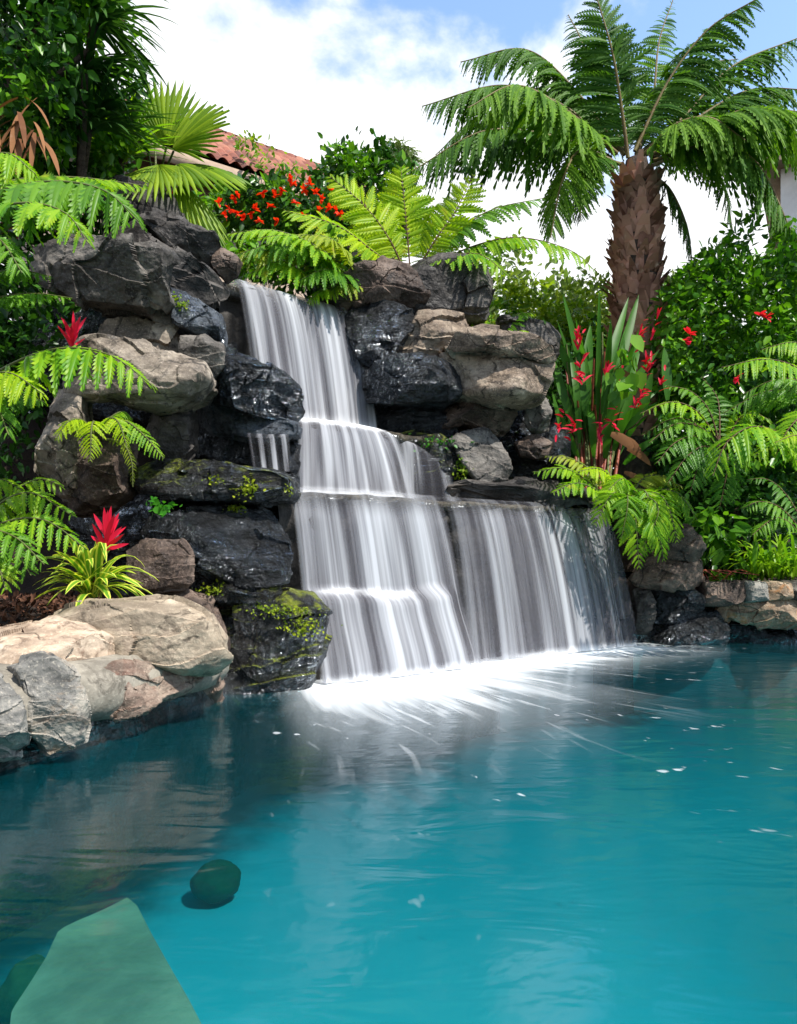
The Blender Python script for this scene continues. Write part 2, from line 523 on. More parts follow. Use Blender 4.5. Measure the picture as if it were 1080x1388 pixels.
def rock(name, label, poly, Y, T, mat, slope=0.0, seed=1, level=6, facets=13, cat='boulder', group=None, n=4.2,
         planes=(), amp=1.0, strata=.022, key=None, fsoft=.93):
    r = np.random.RandomState(seed)
    poly = np.array(poly, float)
    cpx, cpy = (poly.max(0) + poly.min(0)) / 2
    C = P(cpx, cpy, Y)
    q = (poly[:, 0] - CX) / F
    Yp = (Y - slope * C[0]) / (1 - slope * q)
    W = np.stack([q * Yp, Yp, H + (HY - poly[:, 1]) / F * Yp], 1)
    e1 = nrm([1, slope, 0])
    e3 = nrm([slope, -1, 0])
    e2 = np.array([0, 0, 1.0])
    C = np.array([(W[:, 0].max() + W[:, 0].min()) / 2, 0, (W[:, 2].max() + W[:, 2].min()) / 2])
    C[1] = Y + slope * (C[0] - (cpx - CX) / F * Y)
    a, z = (W - C) @ e1, (W - C) @ e2
    # radial outline
    K = 720
    th = np.arange(K) / K * 2 * math.pi
    dx, dz = np.cos(th), np.sin(th)
    R = np.zeros(K)
    m = len(a)
    for i in range(m):
        x0, z0, x1, z1 = a[i], z[i], a[(i + 1) % m], z[(i + 1) % m]
        ex, ez = x1 - x0, z1 - z0
        den = dx * ez - dz * ex
        den = np.where(np.abs(den) < 1e-9, 1e-9, den)
        rr = (x0 * ez - z0 * ex) / den
        tt = (x0 * dz - z0 * dx) / den
        R = np.where((tt >= -1e-6) & (tt <= 1 + 1e-6) & (rr > 0), np.maximum(R, rr), R)
    R = np.maximum(R, R.mean() * .15)
    R = sum(np.roll(R, k) for k in range(-3, 4)) / 7 * 1.02
    D, Tr = ico(level)
    s = np.hypot(D[:, 0], D[:, 2])
    ang = np.arctan2(D[:, 2], D[:, 0]) % (2 * math.pi)
    Rv = np.interp(ang, np.append(th, 2 * math.pi), np.append(R, R[0]))
    k = (s ** n + np.abs(D[:, 1]) ** n) ** (-1 / n)
    inp = Rv * s * k
    dep = -T * D[:, 1] * k                                    # positive = towards e3 (viewer side)
    L = np.stack([np.cos(ang) * inp, np.sin(ang) * inp, dep], 1)    # local (a, z, depth)
    sz = math.sqrt(max(1e-6, (a.max() - a.min()) * (z.max() - z.min())))
    # broken faces
    pl = [(nrm(p[:3]), p[3]) for p in planes]
    if facets > 5:
        pl.append((nrm([r.normal() * .25, .85, .62]), r.uniform(.62, .78)))
        pl.append((nrm([r.normal() * .25, -.8, .68]), r.uniform(.56, .72)))
    for _ in range(facets):
        v = r.normal(size=3) * np.array([.52, .5, .2]) + np.array([0, .12, r.choice([.95, .95, .95, -.8])])
        pl.append((nrm(v), r.uniform(.56, .90)))
    lo0, hi0 = L.min(0), L.max(0)
    for nv, off in pl:
        dd = L @ nv
        mx = dd.max() * off
        ov = np.maximum(dd - mx, 0)
        L = L - ov[:, None] * nv * .93
    lo1, hi1 = L.min(0), L.max(0)                              # keep the full outline after the cuts
    for k_ in (0, 1):
        L[:, k_] = lo0[k_] + (L[:, k_] - lo1[k_]) * (hi0[k_] - lo0[k_]) / (hi1[k_] - lo1[k_])
    # chips: cells with their own tilt
    nn = vnormals(L, Tr)
    ks = 15
    seeds = L[r.choice(len(L), ks, replace=False)]
    tilt = r.normal(size=(ks, 3)) * .16
    offs = r.normal(size=ks) * .014 * sz
    wl = L + .10 * sz * np.stack([pnoise(L / sz * 3 + 3.1 * j + seed) for j in range(3)], 1)
    d2 = ((wl[:, None] - seeds[None]) ** 2).sum(2)
    ci = d2.argmin(1)
    disp = offs[ci] + ((L - seeds[ci]) * tilt[ci]).sum(1) * .55
    q = L / sz + seed * 3.7
    disp = disp * amp + sz * amp * (.015 * fbm(q * 2.2, 3) + .012 * (ridged(q * 4.5, 4) - .3) + .004 * fbm(q * 22, 3))
    if strata:
        sd = nrm([.25 * r.normal(), 1, .2 * r.normal()])
        hh = (L @ sd) / sz * 4.5 + .9 * pnoise(q * 1.4)
        fr = hh - np.floor(hh)
        disp = disp + strata * amp * sz * (fr ** 3 - .3)
    # keep the outline close: displacement is damped near the rim
    disp = np.clip(disp, -.14 * sz, .07 * sz)
    L = L + nn * disp[:, None]
    V = C + L[:, :1] * e1 + L[:, 1:2] * e2 + L[:, 2:3] * e3
    # the (a, z, depth) frame is mirrored: flip winding
    fl = np.linalg.det(np.stack([e1, e2, e3])) * 1.0
    V0 = V[Tr[:, 0]]
    vol = (np.cross(V[Tr[:, 1]] - C, V[Tr[:, 2]] - C) * (V0 - C)).sum()
    Tf = Tr if vol > 0 else Tr[:, ::-1]
    g = Geo()
    g.add(V, T=Tf)
    o = g.build(name, M[mat] if isinstance(mat, str) else mat, loc=(C[0], C[1], V[:, 2].min()), sharp=26)
    tag(o, label, cat, group)
    if key:
        ROCKS[key] = (o, V)
    return o


def front(key, px, py):
    o, V = ROCKS[key]
    x = CX + V[:, 0] / V[:, 1] * F
    y = HY - (V[:, 2] - H) / V[:, 1] * F
    d = np.hypot(x - px, y - py)
    k = np.argsort(d)[:12]
    i = k[np.argmin(V[k, 1])]
    return V[i]


GL, GR = 'boulders stacked left of the waterfall', 'boulders stacked right of the waterfall'
GC, GW = 'coping stones along the left pool edge', 'stones of the low pool wall at right'
TOP = (0, .93, .36)
B = 'boulder'
# left stack
rock(B, 'dark grey boulder at the very top of the left stack, under the fan palm', [(132, 258), (171, 250), (218, 258), (240, 275), (258, 316), (240, 332), (150, 325)], 7.0, .5, 'darkgrey', seed=1, group=GL, key='L1')
rock(B, 'long dark slab sloping down from the top boulder towards the waterfall lip', [(186, 292), (196, 284), (222, 297), (272, 318), (302, 336), (304, 360), (286, 366), (232, 344), (208, 322)], 6.75, .35, 'darkgrey', seed=2, group=GL, strata=.02, slope=.3)
rock(B, 'small brown block at the right end of the sloping dark slab', [(292, 340), (303, 338), (325, 352), (320, 371), (302, 378), (290, 364)], 6.9, .25, 'brown', seed=3, level=5, group=GL)
rock(B, 'blocky grey boulder with a square left face below the sloping slab', [(134, 322), (150, 305), (180, 297), (203, 301), (226, 330), (286, 364), (302, 380), (300, 404), (275, 410), (240, 396), (210, 392), (165, 352), (138, 340)], 6.6, .45, 'darkgrey', seed=4, group=GL)
rock(B, 'largest grey overhanging slab of the left stack, jutting over a dark hollow', [(46, 330), (86, 319), (128, 330), (175, 334), (218, 341), (234, 356), (231, 393), (240, 416), (228, 433), (187, 421), (117, 410), (66, 388), (46, 348)], 6.1, .55, 'grey', seed=5, level=7, group=GL, strata=.035, amp=1.1, key='L3')
rock(B, 'wet blue grey rock wedged under the largest slab beside the waterfall', [(212, 404), (228, 396), (250, 400), (288, 417), (302, 446), (300, 466), (282, 463), (236, 444), (212, 428)], 6.3, .4, 'blue', seed=6, group=GL, key='L3b')
rock(B, 'mottled brown rock behind the pale nosed boulder, below the hollow', [(126, 466), (144, 444), (187, 435), (233, 446), (254, 467), (258, 494), (230, 504), (136, 496)], 6.3, .35, 'warmgrey', seed=7, group=GL)
rock(B, 'pale tan boulder with a rounded nose pointing at the falls, over the fern frond', [(94, 500), (112, 478), (160, 468), (200, 468), (241, 482), (280, 505), (287, 522), (266, 542), (233, 549), (155, 544), (98, 536)], 5.85, .5, 'warmgrey', seed=28, level=7, group=GL, strata=.02, key='L5', facets=5, planes=[(.1, .8, .6, .72)])
rock(B, 'upright grey rock touching the nose of the pale tan boulder', [(248, 459), (272, 454), (303, 472), (304, 497), (290, 518), (272, 542), (256, 515)], 6.15, .3, 'grey', seed=9, group=GL)
rock(B, 'shiny black wedge rock slanting down into the upper falls', [(296, 476), (312, 476), (331, 485), (385, 513), (408, 532), (409, 561), (394, 571), (350, 566), (290, 550), (276, 535), (290, 502)], 6.35, .45, 'wet', seed=10, level=7, group=GL, planes=[(.25, .9, .35, .55)], key='L7')
rock(B, 'wet ledge rock feeding the small side trickle left of the middle falls', [(264, 548), (280, 542), (300, 550), (330, 560), (372, 570), (405, 574), (406, 592), (370, 600), (330, 594), (290, 582), (264, 566)], 6.6, .45, 'blue', seed=11, group=GL, key='L8')
rock(B, 'black recessed rock under the wet trickle ledge', [(258, 565), (300, 572), (400, 582), (404, 642), (330, 650), (258, 642)], 6.9, .3, 'wet', seed=12, group=GL)
rock(B, 'angular slate grey block beside the dark recess', [(190, 580), (215, 560), (244, 548), (257, 556), (258, 602), (248, 632), (222, 632), (194, 600)], 6.2, .35, 'darkgrey', seed=13, group=GL)
rock(B, 'tall pale sided rock standing under the small fern', [(62, 532), (86, 524), (112, 530), (118, 585), (108, 634), (94, 684), (72, 668), (50, 648), (58, 605)], 5.75, .35, 'warmgrey', seed=14, group=GL)
rock(B, 'dark brown rock below the small fern, right of the pale sided rock', [(96, 590), (130, 584), (170, 598), (176, 668), (150, 694), (98, 694)], 5.85, .35, 'brown', seed=15, group=GL)
rock(B, 'long flat black mossy slab left of the lower fall lip', [(182, 644), (200, 631), (230, 626), (291, 627), (374, 639), (397, 651), (398, 672), (347, 682), (291, 678), (222, 672), (184, 660)], 5.85, .5, 'wetmoss', seed=16, level=7, group=GL, key='L11', n=4)
rock(B, 'big glistening black boulder beside the lower falls', [(194, 722), (205, 706), (238, 687), (298, 683), (366, 685), (393, 702), (396, 732), (382, 788), (340, 794), (264, 780), (215, 765)], 5.75, .55, 'wet', seed=17, level=7, group=GL, planes=[(-.1, .8, .6, .62)], key='L12')
rock(B, 'rounded brown rock behind the striped bromeliad', [(176, 744), (192, 731), (238, 734), (261, 754), (260, 786), (243, 800), (204, 802), (184, 778)], 5.2, .3, 'brown', seed=18, group=GL)
rock(B, 'thin dark mossy rock under the big glistening black boulder', [(266, 793), (310, 786), (372, 789), (380, 804), (345, 820), (278, 818)], 5.65, .3, 'wetmoss', seed=19, level=5, group=GL, key='L14')
rock(B, 'black ledge with a moss covered top at the left foot of the falls', [(284, 832), (350, 818), (385, 807), (417, 811), (441, 834), (440, 861), (424, 905), (410, 935), (362, 960), (290, 970), (280, 890)], 5.65, .5, 'wetmoss', seed=20, level=7, group=GL, n=4.5, key='L15', planes=[(0, .75, .66, .8)])
rock(B, 'grey brown end rock where the coping meets the black mossy ledge', [(190, 814), (221, 794), (255, 798), (281, 817), (295, 844), (302, 874), (298, 920), (288, 975), (250, 985), (230, 920), (196, 857)], 5.15, .4, 'brown', seed=21, group=GL)
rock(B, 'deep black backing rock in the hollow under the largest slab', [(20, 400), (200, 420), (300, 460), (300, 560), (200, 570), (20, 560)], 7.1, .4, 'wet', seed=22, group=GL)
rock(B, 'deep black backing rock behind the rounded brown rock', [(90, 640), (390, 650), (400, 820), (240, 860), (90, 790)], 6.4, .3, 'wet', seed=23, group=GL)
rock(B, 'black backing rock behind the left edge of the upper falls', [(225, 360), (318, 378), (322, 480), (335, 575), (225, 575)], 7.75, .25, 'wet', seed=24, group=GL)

# right stack
rock(B, 'brown ridged boulder at the right end of the top lip', [(440, 410), (455, 388), (490, 370), (519, 357), (543, 362), (561, 378), (579, 404), (570, 423), (545, 419), (497, 411), (470, 421), (446, 419)], 8.3, .55, 'brown', seed=31, level=7, group=GR, amp=1.2)
rock(B, 'big dark boulder topping the right stack under the bright fern', [(536, 364), (578, 347), (612, 345), (638, 359), (659, 361), (669, 376), (666, 407), (653, 434), (617, 440), (568, 430), (566, 400)], 8.5, .6, 'darkgrey', seed=32, level=7, group=GR, planes=[(.05, .85, .5, .7), (.1, -.35, .94, .66)])
rock(B, 'black wet boulder hanging under the ridged brown one', [(468, 422), (497, 405), (536, 412), (562, 425), (566, 440), (555, 455), (542, 473), (535, 490), (497, 497), (486, 472)], 8.1, .5, 'wet', seed=33, group=GR, planes=[(0, .8, .6, .7)])
rock(B, 'sunlit tan rock in the gap between the black boulders', [(526, 480), (540, 455), (566, 430), (630, 438), (632, 464), (604, 478), (592, 500), (528, 497)], 8.4, .4, 'tan', seed=34, group=GR, facets=5, planes=[(.35, .35, .9, .75), (-.5, .1, .9, .75)])
rock(B, 'black wet rock with a bright wet top right of the upper falls', [(493, 502), (522, 489), (575, 486), (611, 491), (622, 510), (623, 532), (603, 543), (543, 548), (498, 545)], 7.9, .5, 'wet', seed=35, level=7, group=GR, planes=[(0, .9, .43, .75)])
rock(B, 'biggest pale tan block of the right stack, under a split cap slab', [(596, 484), (617, 468), (652, 466), (719, 476), (736, 484), (742, 496), (738, 520), (728, 547), (701, 553), (631, 543), (610, 540), (616, 515), (598, 497)], 8.2, .6, 'tan', seed=36, level=7, group=GR, strata=.02, n=4, facets=5, planes=[(0, .8, .6, .8), (-.25, .22, .95, .86), (.5, .1, .9, .8)])
rock(B, 'overhanging cap slab split from the top of the biggest tan block', [(604, 474), (618, 456), (652, 453), (719, 468), (741, 479), (751, 495), (736, 503), (700, 493), (650, 484), (615, 486)], 8.0, .55, 'tan', seed=86, level=7, group=GR, n=4, facets=4, planes=[(0, .85, .55, .7), (-.2, .3, .95, .82)])
rock(B, 'brown streaked rock right under the biggest tan block', [(585, 576), (596, 550), (631, 540), (694, 548), (702, 562), (684, 587), (631, 580), (590, 582)], 8.3, .4, 'brown', seed=37, group=GR, strata=.03)
rock(B, 'narrow grey rock propping the right corner of the biggest tan block', [(712, 545), (740, 538), (744, 560), (743, 584), (722, 586), (712, 572)], 8.4, .3, 'grey', seed=38, level=5, group=GR)
rock(B, 'dark square rock behind the biggest tan block', [(674, 437), (701, 429), (733, 438), (756, 457), (753, 484), (730, 482), (678, 466)], 8.9, .4, 'darkgrey', seed=39, group=GR)
rock(B, 'grey triangular boulder resting above the lower ledge', [(606, 602), (624, 588), (659, 586), (674, 604), (689, 640), (682, 657), (645, 659), (629, 638)], 8.05, .35, 'grey', seed=40, group=GR, facets=5)
rock(B, 'wet dark rock beside the middle falls', [(500, 540), (560, 538), (612, 545), (618, 600), (614, 630), (560, 640), (505, 600)], 8.35, .4, 'wet', seed=41, group=GR)
rock(B, 'low wet rock with green sprigs right of the middle falls', [(530, 592), (560, 584), (600, 592), (626, 610), (640, 650), (600, 668), (550, 650)], 8.0, .35, 'wetmoss', seed=42, group=GR, key='R10')
rock(B, 'flat dark slab lying on the lower ledge under the bright fern', [(608, 660), (640, 655), (726, 653), (800, 670), (818, 683), (800, 694), (700, 684), (615, 676)], 8.2, .4, 'darkgrey', seed=43, group=GR, n=4, slope=.5)
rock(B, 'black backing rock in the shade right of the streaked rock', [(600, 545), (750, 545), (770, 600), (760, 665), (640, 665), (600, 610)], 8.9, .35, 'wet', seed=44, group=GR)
rock(B, 'small brown rock in the shade beside the grey triangular boulder', [(698, 598), (726, 587), (748, 603), (740, 622), (706, 618)], 8.4, .25, 'brown', seed=45, level=5, group=GR)
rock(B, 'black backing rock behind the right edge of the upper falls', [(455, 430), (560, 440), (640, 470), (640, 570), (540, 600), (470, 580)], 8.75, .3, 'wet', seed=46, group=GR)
rock(B, 'brown rounded rock standing on another beside the right end of the falls', [(900, 722), (912, 713), (930, 711), (948, 728), (953, 743), (944, 760), (904, 760)], 8.45, .22, 'brown', seed=47, level=5, group=GR)
rock(B, 'brown boulder on the wall end with one sunlit right face', [(856, 785), (878, 757), (910, 752), (948, 758), (957, 788), (925, 798), (866, 797)], 8.5, .3, 'brown', seed=48, group=GR, planes=[(.75, .35, .56, .72)])

# coping of the left pool edge
rock('coping_stone', 'pale grey rounded coping slab, the top one next to the bromeliad', [(80, 838), (140, 817), (213, 812), (255, 823), (285, 858), (287, 888), (264, 902), (221, 908), (160, 890), (110, 862)], 4.45, .45, 'topgrey', slope=.9, seed=51, level=7, cat='coping stone', group=GC, facets=3, planes=[(-.1, .88, .47, .78)], amp=.7, n=3.4)
rock('coping_stone', 'cream sunlit flat coping slab running out of the left of the photo', [(-90, 878), (0, 856), (77, 836), (111, 842), (152, 864), (173, 886), (164, 908), (94, 920), (40, 924), (-90, 940)], 4.12, .40, 'cream', slope=.6, seed=52, level=7, cat='coping stone', group=GC, facets=3, planes=[(-.05, .9, .43, .74)], amp=.6, n=3.4)
rock('coping_stone', 'reddish broken faced coping stone under the grey and cream slabs', [(94, 918), (162, 902), (213, 898), (284, 884), (276, 914), (240, 938), (183, 958), (112, 978), (98, 945)], 4.22, .24, 'red', slope=1.6, seed=53, level=7, cat='coping stone', group=GC, amp=1.2)
rock('coping_stone', 'blue grey upright block in the coping face, with pale blotches', [(19, 906), (40, 895), (64, 890), (92, 904), (107, 962), (104, 1000), (56, 1020), (36, 990), (24, 942)], 3.62, .2, 'bluegrey', slope=1.0, seed=54, level=7, cat='coping stone', group=GC, n=4, facets=5)
rock('coping_stone', 'grey coping block cut off by the left border of the photo', [(-90, 915), (-20, 905), (4, 918), (22, 945), (37, 1000), (30, 1026), (-20, 1042), (-90, 1052)], 3.27, .2, 'bluegrey', slope=1.0, seed=55, cat='coping stone', group=GC, n=4)

# right pool wall
rock('wall_stone', 'small grey stone at the wall end touching the falling water', [(860, 798), (880, 795), (886, 822), (880, 860), (862, 860)], 8.55, .2, 'darkgrey', seed=61, level=5, cat='wall stone', group=GW)
rock('wall_stone', 'wet black stone under the brown boulder', [(884, 799), (925, 796), (950, 808), (948, 836), (915, 848), (884, 846)], 8.55, .22, 'wet', seed=62, cat='wall stone', group=GW)
rock('wall_stone', 'wet black sloping stone at the waterline', [(888, 864), (940, 832), (980, 827), (984, 866), (980, 880), (890, 880)], 8.5, .22, 'wet', seed=63, cat='wall stone', group=GW)
rock('wall_stone', 'orange tan stone, the longest of the right wall', [(978, 826), (1018, 815), (1115, 808), (1115, 853), (1037, 853), (1012, 846)], 8.5, .25, 'orange', seed=64, level=7, cat='wall stone', group=GW)
rock('wall_stone', 'dark low stone at the waterline under the orange tan one', [(978, 846), (1010, 848), (1040, 856), (1115, 858), (1115, 885), (975, 885)], 8.6, .2, 'wet', seed=65, cat='wall stone', group=GW)
rock('wall_stone', 'brown cap block beside the brown boulder', [(950, 789), (1004, 789), (1004, 814), (978, 822), (950, 818)], 8.55, .25, 'brown', seed=66, level=5, cat='wall stone', group=GW, n=5, facets=3)
rock('wall_stone', 'blue grey cap block second from the brown boulder', [(1003, 789), (1031, 789), (1032, 813), (1004, 815)], 8.55, .25, 'bluegrey', seed=67, level=5, cat='wall stone', group=GW, n=5, facets=3)
rock('wall_stone', 'little rusty orange cap block', [(1030, 789), (1064, 788), (1064, 811), (1031, 813)], 8.56, .25, 'orange', seed=68, level=5, cat='wall stone', group=GW, n=5, facets=3)
rock('wall_stone', 'grey cap block at the right border of the photo', [(1062, 788), (1120, 787), (1120, 810), (1063, 812)], 8.55, .25, 'grey', seed=69, level=5, cat='wall stone', group=GW, n=5, facets=3)

# ------------------------------------------------------------------ setting
POOL = np.array([(-3.9, -4), (-2.75, 1.5), (-2.1, 2.8), (-1.86, 3.39), (-1.68, 3.77), (-1.47, 4.25), (-1.27, 5.0), (-1.2, 5.5), (-.75, 6.05), (2.4, 8.5), (2.65, 8.62), (9, 8.62), (9, -4)])


def pool_sd(X, Y):
    """signed distance to the pool outline, negative inside"""
    d = np.full(X.shape, 1e9)
    ins = np.zeros(X.shape, bool)
    m = len(POOL)
    for i in range(m):
        a, b = POOL[i], POOL[(i + 1) % m]
        ab = b - a
        t = np.clip(((X - a[0]) * ab[0] + (Y - a[1]) * ab[1]) / (ab @ ab), 0, 1)
        d = np.minimum(d, np.hypot(X - a[0] - t * ab[0], Y - a[1] - t * ab[1]))
        c = (a[1] > Y) != (b[1] > Y)
        xi = a[0] + (Y - a[1]) / (b[1] - a[1] + 1e-12) * (b[0] - a[0])
        ins ^= c & (X < xi)
    return np.where(ins, -d, d)


def terrain(X, Y):
    d = pool_sd(X, Y)
    q = -(X + .9) * .6 + (Y - 6.1) * .8
    left = .50 + .12 * ss(4.2, 5.2, Y) + 3.0 * ss(6.2, 8.6, Y)
    mid = .1 + 1.2 * ss(.35, .6, q) + 2.0 * ss(1.5, 3.0, q) * (1 - ss(1.0, 2.6, X))
    right = .70 + .5 * ss(9.6, 11, Y) + 1.2 * ss(11, 14, Y)
    wl = 1 - ss(-1.5, -1.0, X)
    wr = ss(2.1, 2.8, X)
    h = left * wl + right * wr + mid * (1 - wl) * (1 - wr)
    h = np.where(d > .28, h, np.where(d > .12, h * .2, -1.5))
    n = fbm(np.stack([X.ravel() * 1.3, Y.ravel() * 1.3, 0 * X.ravel()], 1), 4).reshape(X.shape)
    h = h + .07 * n * (d > .3)
    far = np.hypot(X, Y - 5)
    return h * (1 - ss(20, 40, far)) + .4 * ss(20, 40, far)


gx = np.concatenate([[-80, -50, -30, -20, -14, -10], np.arange(-8, 10.01, .12), [12, 16, 22, 34, 55, 80]])
gy = np.concatenate([[-70, -40, -20, -10, -7], np.arange(-5, 16, .12), [17, 19, 22, 28, 40, 60, 90]])
X, Y = np.meshgrid(gx, gy, indexing='ij')
g = Geo()
g.add(np.stack([X, Y, terrain(X, Y)], 2), grid_faces(len(gx), len(gy))[:, ::-1])
struct(g.build('ground', M['soil']))

g = Geo()
fx, fy = np.linspace(-4.2, 9.2, 160), np.linspace(-4.2, 9.0, 160)
X, Y = np.meshgrid(fx, fy, indexing='ij')
sdp = pool_sd(X, Y)
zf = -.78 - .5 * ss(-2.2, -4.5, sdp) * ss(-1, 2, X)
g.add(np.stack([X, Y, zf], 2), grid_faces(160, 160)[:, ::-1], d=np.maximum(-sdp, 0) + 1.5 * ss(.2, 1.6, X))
struct(g.build('pool_floor', M['paintedshade']))

# pool wall, from the floor to just above the water, following the outline
path = curve(np.column_stack([POOL, np.zeros(len(POOL))])[:-1], 260)
tn = nrm(np.gradient(path, axis=0))
outn = np.stack([-tn[:, 1], tn[:, 0], 0 * tn[:, 0]], 1)
prof = [(0.0, -.9), (.0, -.5), (.0, -.2), (-.01, -.02), (.02, .1), (.05, .22), (.12, .30), (.3, .32), (.5, .3), (.5, -.9)]
V = np.zeros((len(path), len(prof), 3))
for j, (o_, z_) in enumerate(prof):
    V[:, j] = path + outn * o_
    V[:, j, 2] = z_
nz_ = fbm(V.reshape(-1, 3) * 5, 3).reshape(V.shape[:2])
V = V + outn[:, None] * (nz_ * .03)[:, :, None]
g = Geo()
gf = grid_faces(len(path), len(prof))
row, colm = gf[:, 0] // len(prof), gf[:, 0] % len(prof)
plast = (path[row, 0] > 1.0) & (colm < 3)
g.add(V, gf[~plast])
g.add(V, gf[plast], mat=1)
wall = g.build('pool_wall', [M['poolwall'], M['floor']])
tag(wall, 'dark wet retaining wall at the waterline under the coping and wall stones', 'pool wall')
# mortar bed under the coping
sel = [k for k in range(len(path)) if path[k, 1] > 1.0 and path[k, 1] < 5.1 and path[k, 0] < -1]
pc = path[sel]
on = outn[sel]
prof = [(.06, .12), (-.06, .14), (-.10, .22), (-.09, .34), (.02, .44), (.4, .48), (.42, .15)]
V = np.zeros((len(pc), len(prof), 3))
for j, (o_, z_) in enumerate(prof):
    V[:, j] = pc + on * o_
    V[:, j, 2] = z_
V = V + on[:, None] * (fbm(V.reshape(-1, 3) * 4, 3).reshape(V.shape[:2]) * .035)[:, :, None]
g = Geo()
g.add(V, grid_faces(len(pc), len(prof)))
g.build('mortar_bed', M['mortar'], parent=wall)

# bench under water and the sunk stone
g = Geo()
zb = -.27
bp = []
for px, py in [(178, 1214), (80, 1262), (62, 1300), (18, 1368), (10, 1420), (60, 1520), (345, 1520)]:
    Yb = (H - zb) / ((py - HY) / F)
    bp.append(((px - CX) / F * Yb, Yb))
bq = np.array(bp)
for _ in range(1):                                          # worn, rounded corners
    nx = np.roll(bq, -1, axis=0)
    bq = np.stack([bq * .93 + nx * .07, bq * .07 + nx * .93], 1).reshape(-1, 2)
bp = []
for i in range(len(bq)):
    for q in np.linspace(0, 1, 6)[:-1]:
        bp.append(tuple(bq[i] * (1 - q) + bq[(i + 1) % len(bq)] * q))
bn = fbm(np.column_stack([np.array(bp) * 3.2, np.zeros(len(bp))]), 4) * .035
bc = np.mean(bp, axis=0)
bp = [tuple(bc + (np.array(p) - bc) * (1 + w_)) for p, w_ in zip(bp, bn)]
nb = len(bp)
V = [(x, y, zb) for x, y in bp] + [(x, y, zb - .09) for x, y in bp] + [(sum(p[0] for p in bp) / nb, sum(p[1] for p in bp) / nb, zb)]
g.add(V, [[i, nb + i, nb + (i + 1) % nb, (i + 1) % nb] for i in range(nb)], mat=1)
g.add(V, T=[[i, (i + 1) % nb, 2 * nb] for i in range(nb)], mat=0)
pc = np.array([(x, y, zb - .09) for x, y in bp]).mean(0)
g.add([pc + .75 * (np.array((x, y, zb - .09)) - pc) for x, y in bp] + [pc + .7 * (np.array((x, y, zb - .4)) - pc) + np.array((0, 0, -.3)) for x, y in bp], [[i, nb + i, nb + (i + 1) % nb, (i + 1) % nb] for i in range(nb)], mat=1)
o = g.build('underwater_bench', [M['bench'], M['bench_edge']], smooth=False)
tag(o, 'sandy green slab bench under the water at the lower left', 'pool bench')
D, T_ = ico(4)
Ys = (H + .70) / ((1200 - HY) / F)
V = D * np.array([.125, .14, .09]) * (1 + .13 * pnoise(D * 1.5)[:, None] + .03 * pnoise(D * 6)[:, None]) + np.array([(293 - CX) / F * Ys, Ys, -.68])
g = Geo()
g.add(V, T=T_)
tag(g.build('submerged_stone', M['sunk'], loc=V.mean(0)), 'round dark stone lying on the pool floor right of the bench', 'stone')

D, T_ = ico(4)
Ys = (H + .50) / ((1350 - HY) / F)
V = D * np.array([.09, .12, .11]) * (1 + .2 * pnoise(D * 1.9)[:, None]) + np.array([(38 - CX) / F * Ys, Ys, -.50])
g = Geo()
g.add(V, T=T_)
tag(g.build('submerged_stone', M['sunk'], loc=V.mean(0)), 'dark stone half under the left edge of the underwater bench', 'stone')

# the water itself
wx, wy = np.linspace(-4.2, 9.2, 230), np.concatenate([np.linspace(-4.2, 2, 30)[:-1], np.linspace(2, 9.0, 170)])
X, Y = np.meshgrid(wx, wy, indexing='ij')
foot = np.array([(-.72, 6.05), (-.35, 5.95), (.30, 6.45), (.65, 6.85), (1.5, 7.45), (2.5, 8.22)])
fd = np.full(X.shape, 1e9)
ft = np.zeros(X.shape)
for i in range(len(foot) - 1):
    a, b = foot[i], foot[i + 1]
    ab = b - a
    t = np.clip(((X - a[0]) * ab[0] + (Y - a[1]) * ab[1]) / (ab @ ab), 0, 1)
    dd = np.hypot(X - a[0] - t * ab[0], Y - a[1] - t * ab[1])
    ft = np.where(dd < fd, (i + t) / 5, ft)
    fd = np.minimum(fd, dd)
wgt = np.interp(ft.ravel(), [0, .15, .45, .7, 1], [1.05, .68, .85, 1.35, 1.6]).reshape(X.shape)
wgt = wgt
dns = fd * wgt * 1.34 * (1 + 1.8 * ss(-.45, -1.1, X))
cx_, cy_ = -1.7, 9.4
dx_, dy_ = X - cx_, Y - cy_
uvw = np.stack([np.arctan2(dx_, -dy_), np.hypot(dx_, dy_)], 2)
uvw[..., 0] += .05 * pnoise(np.stack([X.ravel() * .6, Y.ravel() * .6, 0 * X.ravel()], 1)).reshape(X.shape)
g = Geo()
g.add(np.stack([X, Y, 0 * X], 2), grid_faces(len(wx), len(wy))[:, ::-1], uv=uvw, d=dns)
a0, a1, b0, b1 = wx[0], wx[-1], wy[0], wy[-1]
nvx, nvy = len(wx), len(wy)
rim = [i * nvy for i in range(nvx)] + [(nvx - 1) * nvy + j for j in range(1, nvy)] + [i * nvy + nvy - 1 for i in range(nvx - 2, -1, -1)] + [j for j in range(nvy - 2, 0, -1)]
top = np.stack([X, Y, 0 * X], 2).reshape(-1, 3)
bot = top[rim] - np.array([0, 0, 1.7])
nr = len(rim)
tot = nvx * nvy
# skirt and bottom share the rim vertices, so the water is one closed body
g.V.append(np.concatenate([bot, [[(a0 + a1) / 2, (b0 + b1) / 2, -1.7]]]))
g.UV.append(np.zeros((nr + 1, 2)))
g.D.append(np.full(nr + 1, 9.0))
g.Q.append(np.array([[rim[k], tot + k, tot + (k + 1) % nr, rim[(k + 1) % nr]] for k in range(nr)]))
g.qm.append(np.zeros(nr))
g.T.append(np.array([[tot + nr, tot + (k + 1) % nr, tot + k] for k in range(nr)]))
g.tm.append(np.zeros(nr))
struct(g.build('water', M['water']))

# ------------------------------------------------------------------ ledges and falls


